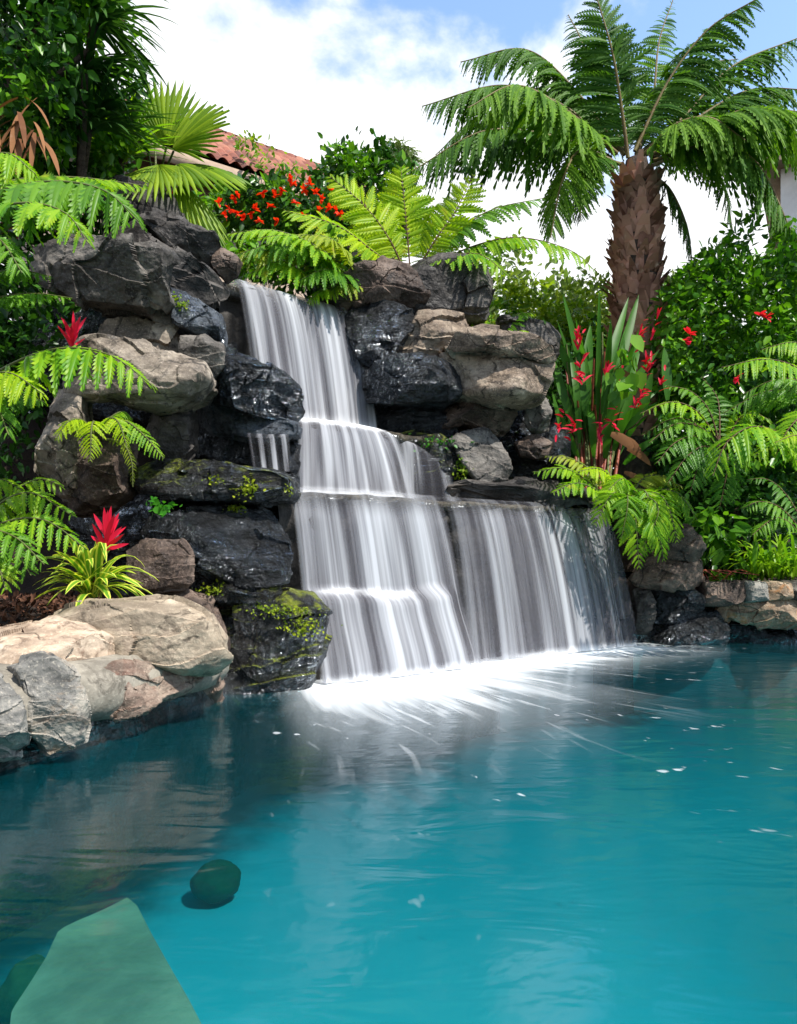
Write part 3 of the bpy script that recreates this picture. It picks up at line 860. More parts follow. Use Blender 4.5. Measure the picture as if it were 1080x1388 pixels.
def ledge(name, label, line, z, depth, thick, mat, seed, back=(-.6, .8)):
    """rough slab whose front edge follows the line; water runs over it"""
    c = curve(np.column_stack([line, np.full(len(line), z)]), 90)
    bk = np.array([back[0], back[1], 0])
    pr = [(depth, -thick), (.06, -thick), (.0, -thick * .8), (-.03, -thick * .4), (-.01, -.012), (.05, 0), (depth * .5, .0), (depth, .0)]
    V = np.zeros((len(c), len(pr), 3))
    for j, (o_, z_) in enumerate(pr):
        V[:, j] = c + bk * o_
        V[:, j, 2] += z_
    nz = fbm(V.reshape(-1, 3) * 4 + seed, 4).reshape(V.shape[:2])
    nz2 = fbm(V.reshape(-1, 3) * np.array([6, 6, 2]) + seed * 2, 3).reshape(V.shape[:2])
    V = V - bk * (nz * .045 + np.abs(nz2) * .03)[:, :, None]
    V[:, :, 2] += nz * .012
    g = Geo()
    g.add(V, grid_faces(len(c), len(pr))[:, ::-1])
    e = len(pr)
    for row, fl in ((0, 1), (len(c) - 1, -1)):
        Vr = V[row]
        g.add(np.concatenate([Vr, [Vr.mean(0)]]), T=[[i, (i + 1) % e, e][::fl] for i in range(e)])
    return tag(g.build(name, M[mat]), label, 'ledge')


LIP = [(-1.0, 6.05), (-.6, 6.33), (.0, 6.76), (.42, 7.09), (1.0, 7.52), (1.7, 8.04), (2.4, 8.55)]
ledge('stone_ledge', 'long wet brown stone ledge the lower falls pour over', LIP, 1.55, 1.5, .10, 'ledge', 3)
# rock face behind the lower falls
wl = curve(np.column_stack([np.array(LIP) + np.array([-.6, .8]) * .12, np.zeros(len(LIP))]), 120)
zz = np.linspace(-.9, 1.47, 46)
V = np.repeat(wl[:, None], 46, 1)
V[:, :, 2] = zz[None]
bul = fbm(V.reshape(-1, 3) * 1.9, 5).reshape(V.shape[:2]) * .16 + (ridged(V.reshape(-1, 3) * 3.2, 4).reshape(V.shape[:2])) * .05
s01 = np.linspace(0, 1, 120)[:, None]
step = .30 * ss(.0, .02, s01) * (1 - ss(.36, .44, s01)) * (1 - ss(.55, .68, zz[None]))
step = step + .16 * ss(.44, .47, s01) * (1 - ss(.56, .62, s01)) * (1 - ss(.3, .5, zz[None]))
V = V + np.array([.6, -.8, 0]) * (bul + step)[:, :, None]
g = Geo()
g.add(V, grid_faces(120, 46))
tag(g.build('rock_face', M['backface']), 'dark wet rock face with a bulge behind the lower falls', 'rock face')

LIP2 = [(-1.15, 6.85), (-.7, 7.05), (-.35, 7.3), (.0, 7.55), (.25, 7.9)]
ledge('stone_ledge', 'wet stone ledge the middle falls pour over, under the upper falls', LIP2, 2.28, .9, .12, 'ledge', 8)
V = []
wl = curve(np.column_stack([np.array(LIP2) + np.array([-.5, .8]) * .10, np.zeros(len(LIP2))]), 60)
zz = np.linspace(1.3, 2.2, 20)
V = np.repeat(wl[:, None], 20, 1)
V[:, :, 2] = zz[None]
V = V + np.array([.6, -.8, 0]) * (fbm(V.reshape(-1, 3) * 3, 4).reshape(V.shape[:2]) * .07 + .12 * (1 - ss(1.5, 2.0, zz[None])))[:, :, None]
g = Geo()
g.add(V, grid_faces(60, 20))
tag(g.build('rock_face', M['backface']), 'dark wet rock face behind the middle falls', 'rock face')
LIP1 = [(-1.75, 7.42), (-1.3, 7.78), (-.9, 8.1), (-.5, 8.45)]
ledge('stone_ledge', 'wet stone lip at the head of the upper falls', LIP1, 3.77, .9, .12, 'ledge', 12)
wl = curve(np.column_stack([np.array(LIP1) + np.array([-.62, .78]) * .12, np.zeros(len(LIP1))]), 60)
zz = np.linspace(1.9, 3.68, 30)
V = np.repeat(wl[:, None], 30, 1)
V[:, :, 2] = zz[None]
V = V + np.array([.6, -.8, 0]) * (fbm(V.reshape(-1, 3) * 2.4, 4).reshape(V.shape[:2]) * .09)[:, :, None]
g = Geo()
g.add(V, grid_faces(60, 30))
tag(g.build('rock_face', M['backface']), 'dark wet rock face behind the upper falls', 'rock face')


def sheet(lip, zend, out_fn, dens_fn, seed, nu=220, nv=60, ridge=.03, back=.22, off=0.0):
    """a falling sheet: V grid, uv in metres along the lip / fraction down; out_fn(u, s) -> (offset vector scale, sideways)"""
    c = curve(lip, nu)
    L = np.concatenate([[0], np.cumsum(np.linalg.norm(np.diff(c, axis=0), axis=1))])
    tn = nrm(np.gradient(c, axis=0) * np.array([1, 1, 0]))
    on = np.stack([tn[:, 1], -tn[:, 0], 0 * tn[:, 0]], 1)
    s = np.linspace(-.12, 1, nv)
    u01 = np.linspace(0, 1, nu)[:, None]
    sp = np.clip(s, 0, 1)[None, :]
    drop = sp ** 1.35
    ze = zend(u01) if callable(zend) else zend
    z = c[:, 2][:, None] * (1 - drop) + ze * drop
    o, side = out_fn(u01, drop)
    bk = np.where(s < 0, s / .12 * back, 0)[None, :]
    V = c[:, None] + on[:, None] * (o + bk + off)[:, :, None] + tn[:, None] * side[:, :, None]
    V[:, :, 2] = z + np.where(s < 0, .012, 0)[None] + .012
    uv = np.stack([np.repeat(L[:, None], nv, 1) + side * .0, np.repeat(np.linspace(0, 1, nv)[None], nu, 0) + seed], 2)
    q = np.stack([uv[..., 0].ravel() * 9 + seed, uv[..., 1].ravel() * .8, 0 * uv[..., 0].ravel() + seed], 1)
    rd = fbm(q * np.array([.7, 1, 1]), 2).reshape(nu, nv)
    V = V + on[:, None] * (rd * ridge * (.25 + sp))[:, :, None]
    d = dens_fn(u01 + 0 * drop, drop + 0 * u01)
    return V, uv, d, grid_faces(nu, nv)


def edge(u, a=.03, b=.03):
    return ss(0, a, u) * (1 - ss(1 - b, 1, u))


def fall(name, label, sheets, spray=None):
    t = thing(name, sheets[0][0][0], label, 'waterfall')
    for k, (lip, ze, of, df, seed, mt, kw) in enumerate(sheets):
        V, uv, d, Q = sheet(np.array(lip), ze, of, df, seed, **kw)
        g = Geo()
        g.add(V, Q, uv=uv, d=d)
        g.build('water_sheet', M[mt], parent=t)
    return t


def out_par(reach, spread=0.0, tilt=0.0):
    return lambda u, dr: (reach * np.sqrt(dr) + 0 * u, (spread * (u - .5) + tilt) * dr)


# upper falls
U = PP((318, 384, 7.45), (330, 384, 7.52), (400, 400, 7.95), (480, 420, 8.42))
U[:, 2] = 3.80
d_up = lambda u, dr: edge(u, .05, .03) * (1.15 + .55 * ss(.86, 1, dr) + .35 * (1 - ss(0, .2, dr)) * .4) * (.55 + .45 * ss(.02, .16, u))
fall('upper_waterfall', 'silky white upper falls dropping from the top lip between dark boulders', [
    (U, 2.34, out_par(.42, .0, .05), d_up, .0, 'fall', dict(ridge=.035)),
    (U, 2.34, out_par(.34, .0, .05), d_up, 3.3, 'fall', dict(ridge=.035, off=-.06)),
])
# middle falls
Mi = np.array([(-.97, 6.93, 2.29), (-.7, 7.05, 2.29), (-.35, 7.28, 2.28), (-.06, 7.52, 2.25)])
d_mid = lambda u, dr: edge(u, .04, .10) * (1.2 + .55 * ss(.88, 1, dr) + .6 * (1 - ss(0, .10, dr))) * (1 - .3 * ss(.8, .9, u))
fall('middle_waterfall', 'white middle falls fanning over the short second ledge', [
    (Mi, 1.57, out_par(.30, .14, .02), d_mid, 1.1, 'fall', dict(ridge=.035)),
    (Mi, 1.57, out_par(.22, .14, .02), d_mid, 5.7, 'fall', dict(ridge=.035, off=-.05)),
    (PP((534, 592, 7.6), (572, 610, 7.75), (610, 640, 7.9)), 1.57, out_par(.15, .1, .02), lambda u, dr: edge(u, .15, .25) * .85, 8.2, 'fall_thin', dict(nu=80)),
])
# side trickle
Si = PP((334, 590, 6.12), (360, 592, 6.16), (392, 592, 6.22))
fall('side_trickle', 'small thin side trickle falling onto the flat mossy slab', [
    (Si, 1.70, out_par(.10, -.02, .03), lambda u, dr: edge(u, .08, .06) * 1.0 * (.12 + .95 * ss(-.2, .7, np.sin(u * 23 + 1))), 2.6, 'fall_thin', dict(nu=90, nv=30))])


# lower falls, left part with the bulge
def out_l(u, dr):
    b = (1 - ss(.78, .98, u))
    o = .24 * np.sqrt(dr) + .05
    st = .13 * ss(.53, .62, dr + .015 * np.sin(u * 9)) * b + .10 * ss(.6, 1, dr)
    return o + st, (.16 * (u - .35) + .12) * dr


def d_low(u, dr):
    d = edge(u, .03, .02) * (.30 + .80 * ss(.02, .16, dr))
    step = np.exp(-((dr + .015 * np.sin(u * 9) - .56) / .022) ** 2) * (1 - ss(.55, .75, u)) * ss(.03, .1, u)
    return d + .55 * step * 1.0 + .55 * ss(.95, 1, dr)


Lo = np.array([(-.92, 6.12), (-.6, 6.33), (.0, 6.76), (.36, 7.05)])
Lo = np.column_stack([Lo, np.full(4, 1.56)])
fall('lower_left_waterfall', 'wide grey white lower falls breaking over a bulging rock, left half', [
    (Lo, .0, out_l, d_low, 4.4, 'fall', dict(ridge=.035)),
    (Lo, .0, out_l, lambda u, dr: d_low(u, dr) * .8, 9.1, 'fall', dict(ridge=.035, off=-.06)),
])
Lr = np.array([(.42, 7.09), (1.0, 7.52), (1.7, 8.04), (2.33, 8.5)])
Lr = np.column_stack([Lr, np.full(4, 1.56)])
d_r = lambda u, dr: edge(u, .06, .015) * (.25 + .75 * ss(.02, .14, dr)) * (.85 + .35 * ss(.15, .4, u)) + .55 * ss(.95, 1, dr) * edge(u)
fall('lower_right_waterfall', 'lower falls of separate silver threads, right half under the flat dark slab', [
    (Lr, .0, out_par(.40, .16, .10), d_r, 6.2, 'fall_thin', dict(ridge=.04, nu=300)),
    (Lr, .0, out_par(.33, .16, .10), d_r, 12.9, 'fall_thin', dict(ridge=.04, off=-.05, nu=300)),
])

# ------------------------------------------------------------------ plants: generators


def pinna_template(nl, asp):
    """lobed leaflet lying along +x: a winged midrib and swept pointed lobes on both sides"""
    V, T = [], []
    wd = lambda t: (.6 + .4 * min(1, t / .25)) * max(0, 1 - t ** 2.4) ** .8
    m = 7
    for i in range(m):
        t = i / (m - 1)
        w_ = .30 * wd(t) + .01
        V += [(t, w_, 0), (t, 0, -.06), (t, -w_, 0)]
    for i in range(m - 1):
        for j in (0, 1):
            a = i * 3 + j
            T += [(a, a + 1, a + 4), (a, a + 4, a + 3)]
    dl = .9 / nl
    for i in range(nl):
        t0 = .05 + (i + .5) * dl
        w_ = wd(t0) * 1.0 + .03
        hw = .46 * dl
        sw = .42 * asp * w_
        for sg in (1, -1):
            k = len(V)
            V += [(t0 - hw, sg * .1 * w_, 0), (t0 + hw, sg * .1 * w_, 0), (t0 + hw * .95 + sw * .55, sg * .62 * w_, .05), (t0 + sw + hw * .4, sg * w_, -.10), (t0 - hw * .75 + sw * .5, sg * .6 * w_, .02)]
            T += [(k, k + 1, k + 2), (k, k + 2, k + 4), (k + 4, k + 2, k + 3)]
    return np.array(V, float), np.array(T)


_pt = {}


def frond(geo, pts, width, n=26, droop=.25, lobes=9, asp=.22, ang=68, start=.12, up=(0, -.25, 1), stem=.012, stem_mat=1, leaf_mat_i=0, seed=0, prof=None, jit=.10, keel=0.1):
    r = np.random.RandomState(seed + 101)
    C = curve(pts, 60)
    T = nrm(np.gradient(C, axis=0))
    up = nrm(up)
    key = (lobes, round(asp, 3))
    if key not in _pt:
        _pt[key] = pinna_template(lobes, asp)
    tv, tt = _pt[key]
    Lc = np.linalg.norm(np.diff(C, axis=0), axis=1).sum()
    for i in range(n):
        t = start + (1 - start) * (i + .5) / n
        f = t * 59
        k = min(58, int(f))
        p = C[k] * (1 - (f - k)) + C[k + 1] * (f - k)
        tg = T[k]
        S = nrm(np.cross(tg, up))
        Nn = np.cross(S, tg)
        s_ = (t - start) / (1 - start)
        pr = (.45 + .55 * min(1, s_ / .3)) * max(.0, 1 - max(0, s_ - .3) ** 1.7 / .7 ** 1.7) ** .75 + .05 if prof is None else prof(s_)
        L = width * pr * r.uniform(.84, 1.08)
        an = math.radians(ang * (1 - .35 * s_ ** 2))
        for sg in (1, -1):
            if r.rand() < .03:
                continue
            d = nrm(math.cos(an) * tg + sg * math.sin(an) * S - keel * Nn + r.normal(size=3) * jit)
            nn_ = nrm(np.cross(d, tg) * -sg + r.normal(size=3) * jit * 2)
            nn_ = nrm(nn_ - d * (nn_ @ d))
            sd = np.cross(nn_, d)
            x = tv[:, 0]
            V = p + (x * L)[:, None] * d + (tv[:, 1] * asp * L * .5)[:, None] * sd + (tv[:, 2] * asp * L)[:, None] * nn_
            V[:, 2] -= droop * L * x ** 2 * r.uniform(.6, 1.4)
            geo.add(V, T=tt, mat=leaf_mat_i)
    sg = Geo()
    tube(sg, C, np.linspace(stem, stem * .25, 60), k=5)
    return sg


def fern(name, label, base, fronds, width, mat, cat='fern', group=None, stem='stem', seed=0, trunk=None, **kw):
    t = thing(name, base, label, cat, group)
    rv = np.random.RandomState(seed * 7 + 1)
    for k, fr in enumerate(fronds):
        opt = dict(kw)
        w = width
        m_ = mat
        if isinstance(fr, dict):
            opt.update(fr.get('o', {}))
            w = fr.get('w', width)
            m_ = fr.get('m', mat)
            fr = fr['p']
        if rv.rand() < .3 and 'm' not in opt:
            m_ = {'fern_bright': rv.choice(['fern_mid', 'fern_old', 'fern_yellow']), 'fern_yellow': 'fern_bright', 'fern_mid': 'fern_bright', 'fern_dark': 'fern_mid'}.get(m_, m_)
        g = Geo()
        sg = frond(g, PP(*fr), w, seed=seed * 50 + k, **opt)
        sg.build('stalk', M[stem], parent=g.build('frond', M[m_], parent=t), origin=(0, 0, 0))
    if trunk is not None:
        g = Geo()
        tube(g, curve(PP(*trunk[0]), 12), trunk[1], k=9)
        g.build('trunk', M['bark'], parent=t)
    return t


def leaf_template(w=.45):
    V = np.array([(0, 0, 0), (.28, w * .5, .05), (.66, w * .42, .04), (1, 0, -.06), (.66, -w * .42, .04), (.28, -w * .5, .05), (.45, 0, -.02)])
    T = np.array([(0, 6, 1), (1, 6, 2), (2, 6, 3), (3, 6, 4), (4, 6, 5), (5, 6, 0)])
    return V, T


def scatter_leaves(geo, pos, size, w=.45, outward=None, mat=0, droop=.3, r=rng, upbias=.5):
    N = len(pos)
    tv, tt = leaf_template(w)
    d = r.normal(size=(N, 3))
    if outward is not None:
        d = d * .7 + outward
    d[:, 2] -= droop
    d = nrm(d)
    nn_ = r.normal(size=(N, 3)) * .7 + np.array([0, -.35, upbias + .3])
    nn_ = nrm(nn_ - d * (nn_ * d).sum(1, keepdims=True))
    sd = np.cross(nn_, d)
    sz = size * r.uniform(.55, 1.25, N)
    V = pos[:, None] + sz[:, None, None] * (tv[None, :, :1] * d[:, None] + tv[None, :, 1:2] * sd[:, None] + tv[None, :, 2:] * nn_[:, None])
    T = (tt[None] + (np.arange(N) * len(tv))[:, None, None]).reshape(-1, 3)
    geo.add(V.reshape(-1, 3), T=T, mat=mat)


def inpoly(x, y, poly):
    ins = np.zeros(len(x), bool)
    m = len(poly)
    for i in range(m):
        (x0, y0), (x1, y1) = poly[i], poly[(i + 1) % m]
        c = (y0 > y) != (y1 > y)
        ins ^= c & (x < x0 + (y - y0) / (y1 - y0 + 1e-12) * (x1 - x0))
    return ins


def region(poly, Y0, Y1, n, clump=1.6, thr=-.15, r=rng):
    """points filling a mass of foliage: an uneven outline, clumps and gaps"""
    poly = np.array(poly, float)
    lo, hi = poly.min(0), poly.max(0)
    Ym = (Y0 + Y1) / 2
    out = []
    tot = 0
    while tot < n:
        k = 6 * n
        x = r.uniform(lo[0], hi[0], k)
        y = r.uniform(lo[1], hi[1], k)
        yy = r.uniform(Y0, Y1, k)
        X_, Z_ = (x - CX) / F * Ym, H + (HY - y) / F * Ym
        p = np.stack([X_, yy, Z_], 1)
        w = np.stack([pnoise(p * 2.2), pnoise(p * 2.2 + 31)], 1) * 16 / Ym * 8
        ok = inpoly(x + w[:, 0], y + w[:, 1], poly) & (pnoise(p * clump + 5) > thr)
        out.append(p[ok])
        tot += ok.sum()
    return np.concatenate(out)[:n]


def shrub(name, label, poly, Y0, Y1, n, size, mats, cat='shrub', group=None, w=.5, clump=1.6, thr=-.15, part='foliage', trunk=None, droop=.3, extra=None):
    pts = region(poly, Y0, Y1, n, clump, thr)
    c = pts.mean(0)
    base = np.array([c[0], c[1], pts[:, 2].min()])
    t = thing(name, base, label, cat, group)
    g = Geo()
    mats_l = mats if isinstance(mats, (list, tuple)) else [mats]
    ow = nrm(pts - c) * .7
    sel = (pnoise(pts * 1.1 + 50) + rng.normal(size=len(pts)) * .15 > .12).astype(int) if len(mats_l) > 1 else np.zeros(len(pts), int)
    for k in range(len(mats_l)):
        if (sel == k).any():
            scatter_leaves(g, pts[sel == k], size, w, ow[sel == k], mat=k, droop=droop)
    g.build(part, [M[x] for x in mats_l], parent=t)
    if trunk is not None:
        for tr, rad in trunk:
            g = Geo()
            tube(g, curve(PP(*tr), 14), np.linspace(rad, rad * .45, 14), k=8)
            g.build('trunk' if rad > .05 else 'branch', M['bark'], parent=t)
    return t


def strap(geo, base, d0, L, W, bend=1.0, seg=9, mat=0, fold=.15, wprof=None, twist=0.0, side0=None):
    """a long blade from base, leaving along d0 and bending down"""
    d0 = nrm(d0)
    s = np.linspace(0, 1, seg)
    down = np.array([0, 0, -1.0])
    dirs = nrm(d0[None] + (s ** 1.3)[:, None] * bend * down)
    C = base + np.concatenate([[np.zeros(3)], np.cumsum((dirs[:-1] + dirs[1:]) / 2, axis=0)]) * L / (seg - 1)
    S0 = np.cross(d0, np.array([0, 0, 1.0])) if side0 is None else np.asarray(side0, float)
    if np.linalg.norm(S0) < .05:
        S0 = np.array([1.0, 0, 0])
    S0 = nrm(S0)
    S = nrm(S0[None] - dirs * (dirs @ S0)[:, None])
    Nn = np.cross(S, dirs)
    if twist:
        a = twist * s
        S, Nn = S * np.cos(a)[:, None] + Nn * np.sin(a)[:, None], Nn * np.cos(a)[:, None] - S * np.sin(a)[:, None]
    w = (np.sin(np.pi * np.clip(.12 + .88 * s, 0, 1)) ** .7 if wprof is None else wprof(s)) * W / 2
    V = np.stack([C + S * w[:, None] + Nn * (fold * w)[:, None], C, C - S * w[:, None] + Nn * (fold * w)[:, None]], 1)
    uv = np.stack([np.tile([0, .5, 1.0], (seg, 1)), np.repeat(s[:, None], 3, 1)], 2)
    geo.add(V, grid_faces(seg, 3), mat=mat, uv=uv)


def rosette(geo, base, n, L, W, el=(20, 80), az=(0, 360), bend=(.5, 1.4), r=rng, mat=0, **kw):
    for k in range(n):
        e = math.radians(r.uniform(*el))
        a = math.radians(r.uniform(*az))
        d = np.array([math.cos(e) * math.cos(a), math.cos(e) * math.sin(a), math.sin(e)])
        strap(geo, base + r.normal(size=3) * W * .6, d, L * r.uniform(.7, 1.15), W * r.uniform(.8, 1.15), bend=r.uniform(*bend), mat=mat, twist=r.normal() * .4, **kw)


# ------------------------------------------------------------------ the crown palm at right
YP = 10.0
hub = P(857, 212, YP)
palm = thing('palm_tree', (hub[0], YP, .9), 'tall feathery palm with a thick scaly trunk and drooping green fronds', 'palm')
g = Geo()
zt = np.linspace(.8, hub[2] - .05, 30)
cxs = hub[0] + .06 * np.sin(np.linspace(0, 2, 30)) + np.linspace(.02, 0, 30)
rad = np.interp(np.linspace(0, 1, 30), [0, .55, .75, .9, 1], [.26, .26, .28, .25, .14])
tube(g, np.stack([cxs, np.full(30, YP), zt], 1), rad, k=20)
rows = 34
rr = np.random.RandomState(3)
for i in range(rows):
    z = 2.6 + (hub[2] - .30 - 2.6) * i / rows
    f = (z - zt[0]) / (zt[-1] - zt[0])
    rd = np.interp(f, np.linspace(0, 1, 30), rad)
    xc = np.interp(f, np.linspace(0, 1, 30), cxs)
    for j in range(13):
        a = (j + .5 * (i % 2) + rr.normal() * .35) / 13 * 2 * math.pi
        o_ = np.array([math.cos(a), math.sin(a), 0])
        s_ = np.array([-math.sin(a), math.cos(a), 0])
        l = rr.uniform(.12, .34)
        w = rr.uniform(.05, .11)
        flare = rr.uniform(.03, .21)
        b = np.array([xc, YP, z]) + o_ * rd * .97
        up_ = np.array([0, 0, 1.0])
        V = [b - s_ * w, b + s_ * w, b + s_ * w * .8 + up_ * l * .6 + o_ * flare * .5, b - s_ * w * .8 + up_ * l * .6 + o_ * flare * .5,
             b + s_ * w * .35 + up_ * l + o_ * flare + s_ * rr.normal() * .03, b - s_ * w * .35 + up_ * l + o_ * flare,
             b + o_ * .045 + up_ * l * .3, b + up_ * l * .55 + o_ * (flare * .5 + .03)]
        g.add(V, [[3, 2, 4, 5]], T=[[0, 1, 6], [1, 2, 7], [1, 7, 6], [0, 6, 7], [0, 7, 3], [3, 7, 2]], mat=1)
g.build('trunk', [M['bark'], M['boot']], parent=palm, smooth=False)
pf = [
    ([(851, 214, 10), (844, 159, 9.9), (830, 72, 9.7), (806, -12, 9.6)], .62, (0, -1, .15), 'palm', .35),
    ([(862, 212, 10.1), (884, 144, 10.5), (893, 58, 10.8), (912, 0, 11)], .42, (0, -1, .3), 'palm_sun', .35),
    ([(860, 205, 10), (905, 112, 10), (960, 40, 9.9), (1030, -4, 9.7)], .60, (-.4, -.7, .6), 'palm', .75),
    ([(870, 205, 10.2), (926, 159, 10.6), (993, 90, 10.8), (1085, 50, 11)], .60, (-.3, -.5, .8), 'palm', .9),
    ([(876, 210, 10.1), (945, 160, 10.4), (1017, 122, 10.6), (1100, 122, 10.6)], .60, (0, -.4, 1), 'palm', .9),
    ([(880, 212, 9.9), (945, 176, 9.5), (1017, 148, 9.2), (1110, 155, 9.0)], .66, (0, -.3, 1), 'palm_sun', .9),
    ([(886, 218, 9.9), (965, 196, 9.5), (1026, 222, 9.2), (1072, 312, 9.0)], .52, (.3, -.3, 1), 'palm', .8),
    ([(880, 226, 10.1), (940, 207, 10.4), (980, 250, 10.7), (993, 312, 10.8)], .30, (.5, -.3, .8), 'palm', .6),
    ([(882, 236, 9.9), (908, 258, 9.8), (930, 305, 9.7), (938, 354, 9.7)], .24, (.6, -.3, .6), 'palm', .5),
    ([(838, 205, 10.2), (786, 130, 10.4), (714, 68, 10.5), (624, 84, 10.5)], .55, (0, -.4, 1), 'palm', .9),
    ([(834, 210, 10.1), (767, 146, 10.2), (680, 116, 10.2), (572, 144, 10.2)], .55, (0, -.4, 1), 'palm', .95),
    ([(836, 208, 9.8), (767, 150, 9.3), (700, 116, 9.0), (634, 146, 8.7)], .56, (-.1, -.4, 1), 'palm_sun', .95),
    ([(830, 218, 10), (753, 186, 9.9), (656, 178, 9.7), (558, 232, 9.6)], .58, (0, -.35, 1), 'palm', 1.0),
    ([(832, 228, 9.9), (788, 204, 9.5), (762, 246, 9.2), (746, 322, 9.1)], .44, (-.4, -.4, .8), 'palm_sun', .7),
    ([(828, 214, 10.3), (740, 160, 10.9), (650, 160, 11.3), (590, 210, 11.5)], .5, (0, -.3, 1), 'palm', .9),
    ([(884, 214, 10.3), (975, 170, 10.8), (1060, 180, 11.2), (1120, 250, 11.4)], .55, (0, -.3, 1), 'palm', .9),
    ([(846, 210, 10.1), (800, 150, 10.4), (752, 118, 10.6), (690, 130, 10.8)], .5, (0, -.5, 1), 'palm', .8),
    ([(872, 210, 9.8), (915, 170, 9.4), (962, 160, 9.2), (1010, 190, 9.0)], .5, (.1, -.4, 1), 'palm_sun', .8),
    ([(864, 208, 10.3), (900, 140, 10.9), (950, 90, 11.3), (1000, 80, 11.6)], .5, (-.2, -.7, .7), 'palm', .6),
    ([(840, 222, 9.8), (805, 215, 9.4), (790, 250, 9.2), (786, 300, 9.1)], .3, (-.4, -.4, .8), 'palm', .6),
    ([(848, 208, 10.3), (812, 130, 10.9), (790, 60, 11.3), (770, 20, 11.6)], .45, (0, -.8, .5), 'palm', .5),
]
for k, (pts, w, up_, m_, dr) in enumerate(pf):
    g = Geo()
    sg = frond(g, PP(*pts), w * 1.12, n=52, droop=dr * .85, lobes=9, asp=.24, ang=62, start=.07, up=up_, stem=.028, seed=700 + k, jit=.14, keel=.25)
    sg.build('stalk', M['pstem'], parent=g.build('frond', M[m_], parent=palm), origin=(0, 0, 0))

# ------------------------------------------------------------------ bright tree fern above the falls
fern('tree_fern', 'large bright yellow green tree fern fanning above the falls and the dark boulder', P(556, 372, 9.0), [
    dict(p=[(556, 368, 9.0), (553, 330, 9.0), (549, 285, 9.0), (543, 226, 9.05)], w=.46, o=dict(up=(0, -1, .1), droop=.12)),
    dict(p=[(548, 368, 9.0), (528, 325, 8.9), (495, 280, 8.8), (446, 238, 8.7)], w=.42, o=dict(up=(.2, -1, .4), droop=.15)),
    dict(p=[(540, 368, 8.9), (505, 340, 8.7), (455, 305, 8.5), (384, 285, 8.4)], w=.40, o=dict(up=(.1, -.7, .8), droop=.2)),
    dict(p=[(565, 368, 9.0), (590, 325, 8.9), (618, 285, 8.9), (642, 236, 8.9)], w=.42, o=dict(up=(-.2, -1, .4), droop=.15)),
    dict(p=[(570, 370, 9.0), (612, 322, 8.9), (665, 285, 8.8), (738, 268, 8.8)], w=.36, o=dict(up=(0, -.6, 1), droop=.4), m='fern_bright'),
    dict(p=[(572, 372, 9.0), (630, 338, 8.8), (700, 322, 8.6), (770, 338, 8.5), (808, 368, 8.4)], w=.30, o=dict(up=(0, -.5, 1), droop=.5), m='fern_bright'),
    dict(p=[(566, 368, 9.2), (585, 325, 9.7), (600, 290, 10), (625, 255, 10.2)], w=.4, o=dict(up=(0, -1, .3))),
    dict(p=[(545, 368, 9.2), (520, 330, 9.7), (500, 300, 10), (470, 270, 10.2)], w=.4, o=dict(up=(0, -1, .3))),
    dict(p=[(570, 372, 9.1), (625, 350, 9.4), (670, 330, 9.6), (730, 335, 9.8)], w=.36, o=dict(up=(0, -.5, 1), droop=.4), m='fern_mid'),
    dict(p=[(565, 370, 8.9), (600, 350, 8.5), (650, 345, 8.3), (690, 375, 8.2)], w=.3, o=dict(up=(0, -.5, 1), droop=.4), m='fern_bright'),
], .4, 'fern_yellow', cat='tree fern', seed=1, n=23, lobes=8, asp=.34, trunk=([(556, 372, 9.0), (556, 420, 9.0), (556, 500, 9.1)], .09))
fern('bushy_fern', 'lush lime fern spilling over the left end of the top lip', P(440, 385, 8.2), [
    [(480, 375, 8.4), (430, 335, 8.2), (370, 312, 8.0), (300, 318, 7.9)],
    [(480, 378, 8.4), (430, 345, 8.1), (380, 330, 7.9), (320, 345, 7.8)],
    [(470, 380, 8.4), (440, 345, 8.0), (400, 320, 7.8), (350, 322, 7.7)],
    [(440, 380, 8.3), (400, 350, 8.1), (350, 338, 8.0), (288, 360, 7.9)],
    [(490, 380, 8.4), (470, 345, 8.2), (445, 322, 8.0), (400, 318, 7.9)],
    [(430, 385, 8.3), (405, 365, 8.0), (375, 355, 7.9), (335, 372, 7.8)],
    [(480, 390, 8.4), (465, 372, 8.1), (440, 365, 7.9), (405, 380, 7.8)],
    dict(p=[(470, 395, 8.4), (450, 390, 8.1), (430, 398, 7.95), (418, 412, 7.9)], w=.18),
    dict(p=[(500, 385, 8.5), (480, 378, 8.2), (455, 388, 8.05), (440, 404, 8.0)], w=.2),
], .30, 'fern_bright', seed=2, n=22, lobes=8, asp=.32, droop=.45, stem='gstem', up=(0, -.6, 1))
shrub('leafy_plant', 'dark green leafy undergrowth plant behind the top lip of the falls', [(300, 340), (460, 330), (500, 400), (470, 420), (420, 405), (330, 385), (315, 375)], 8.3, 9.0, 1500, .12, ['leaf_dark', 'leaf_mid'], thr=-.4)

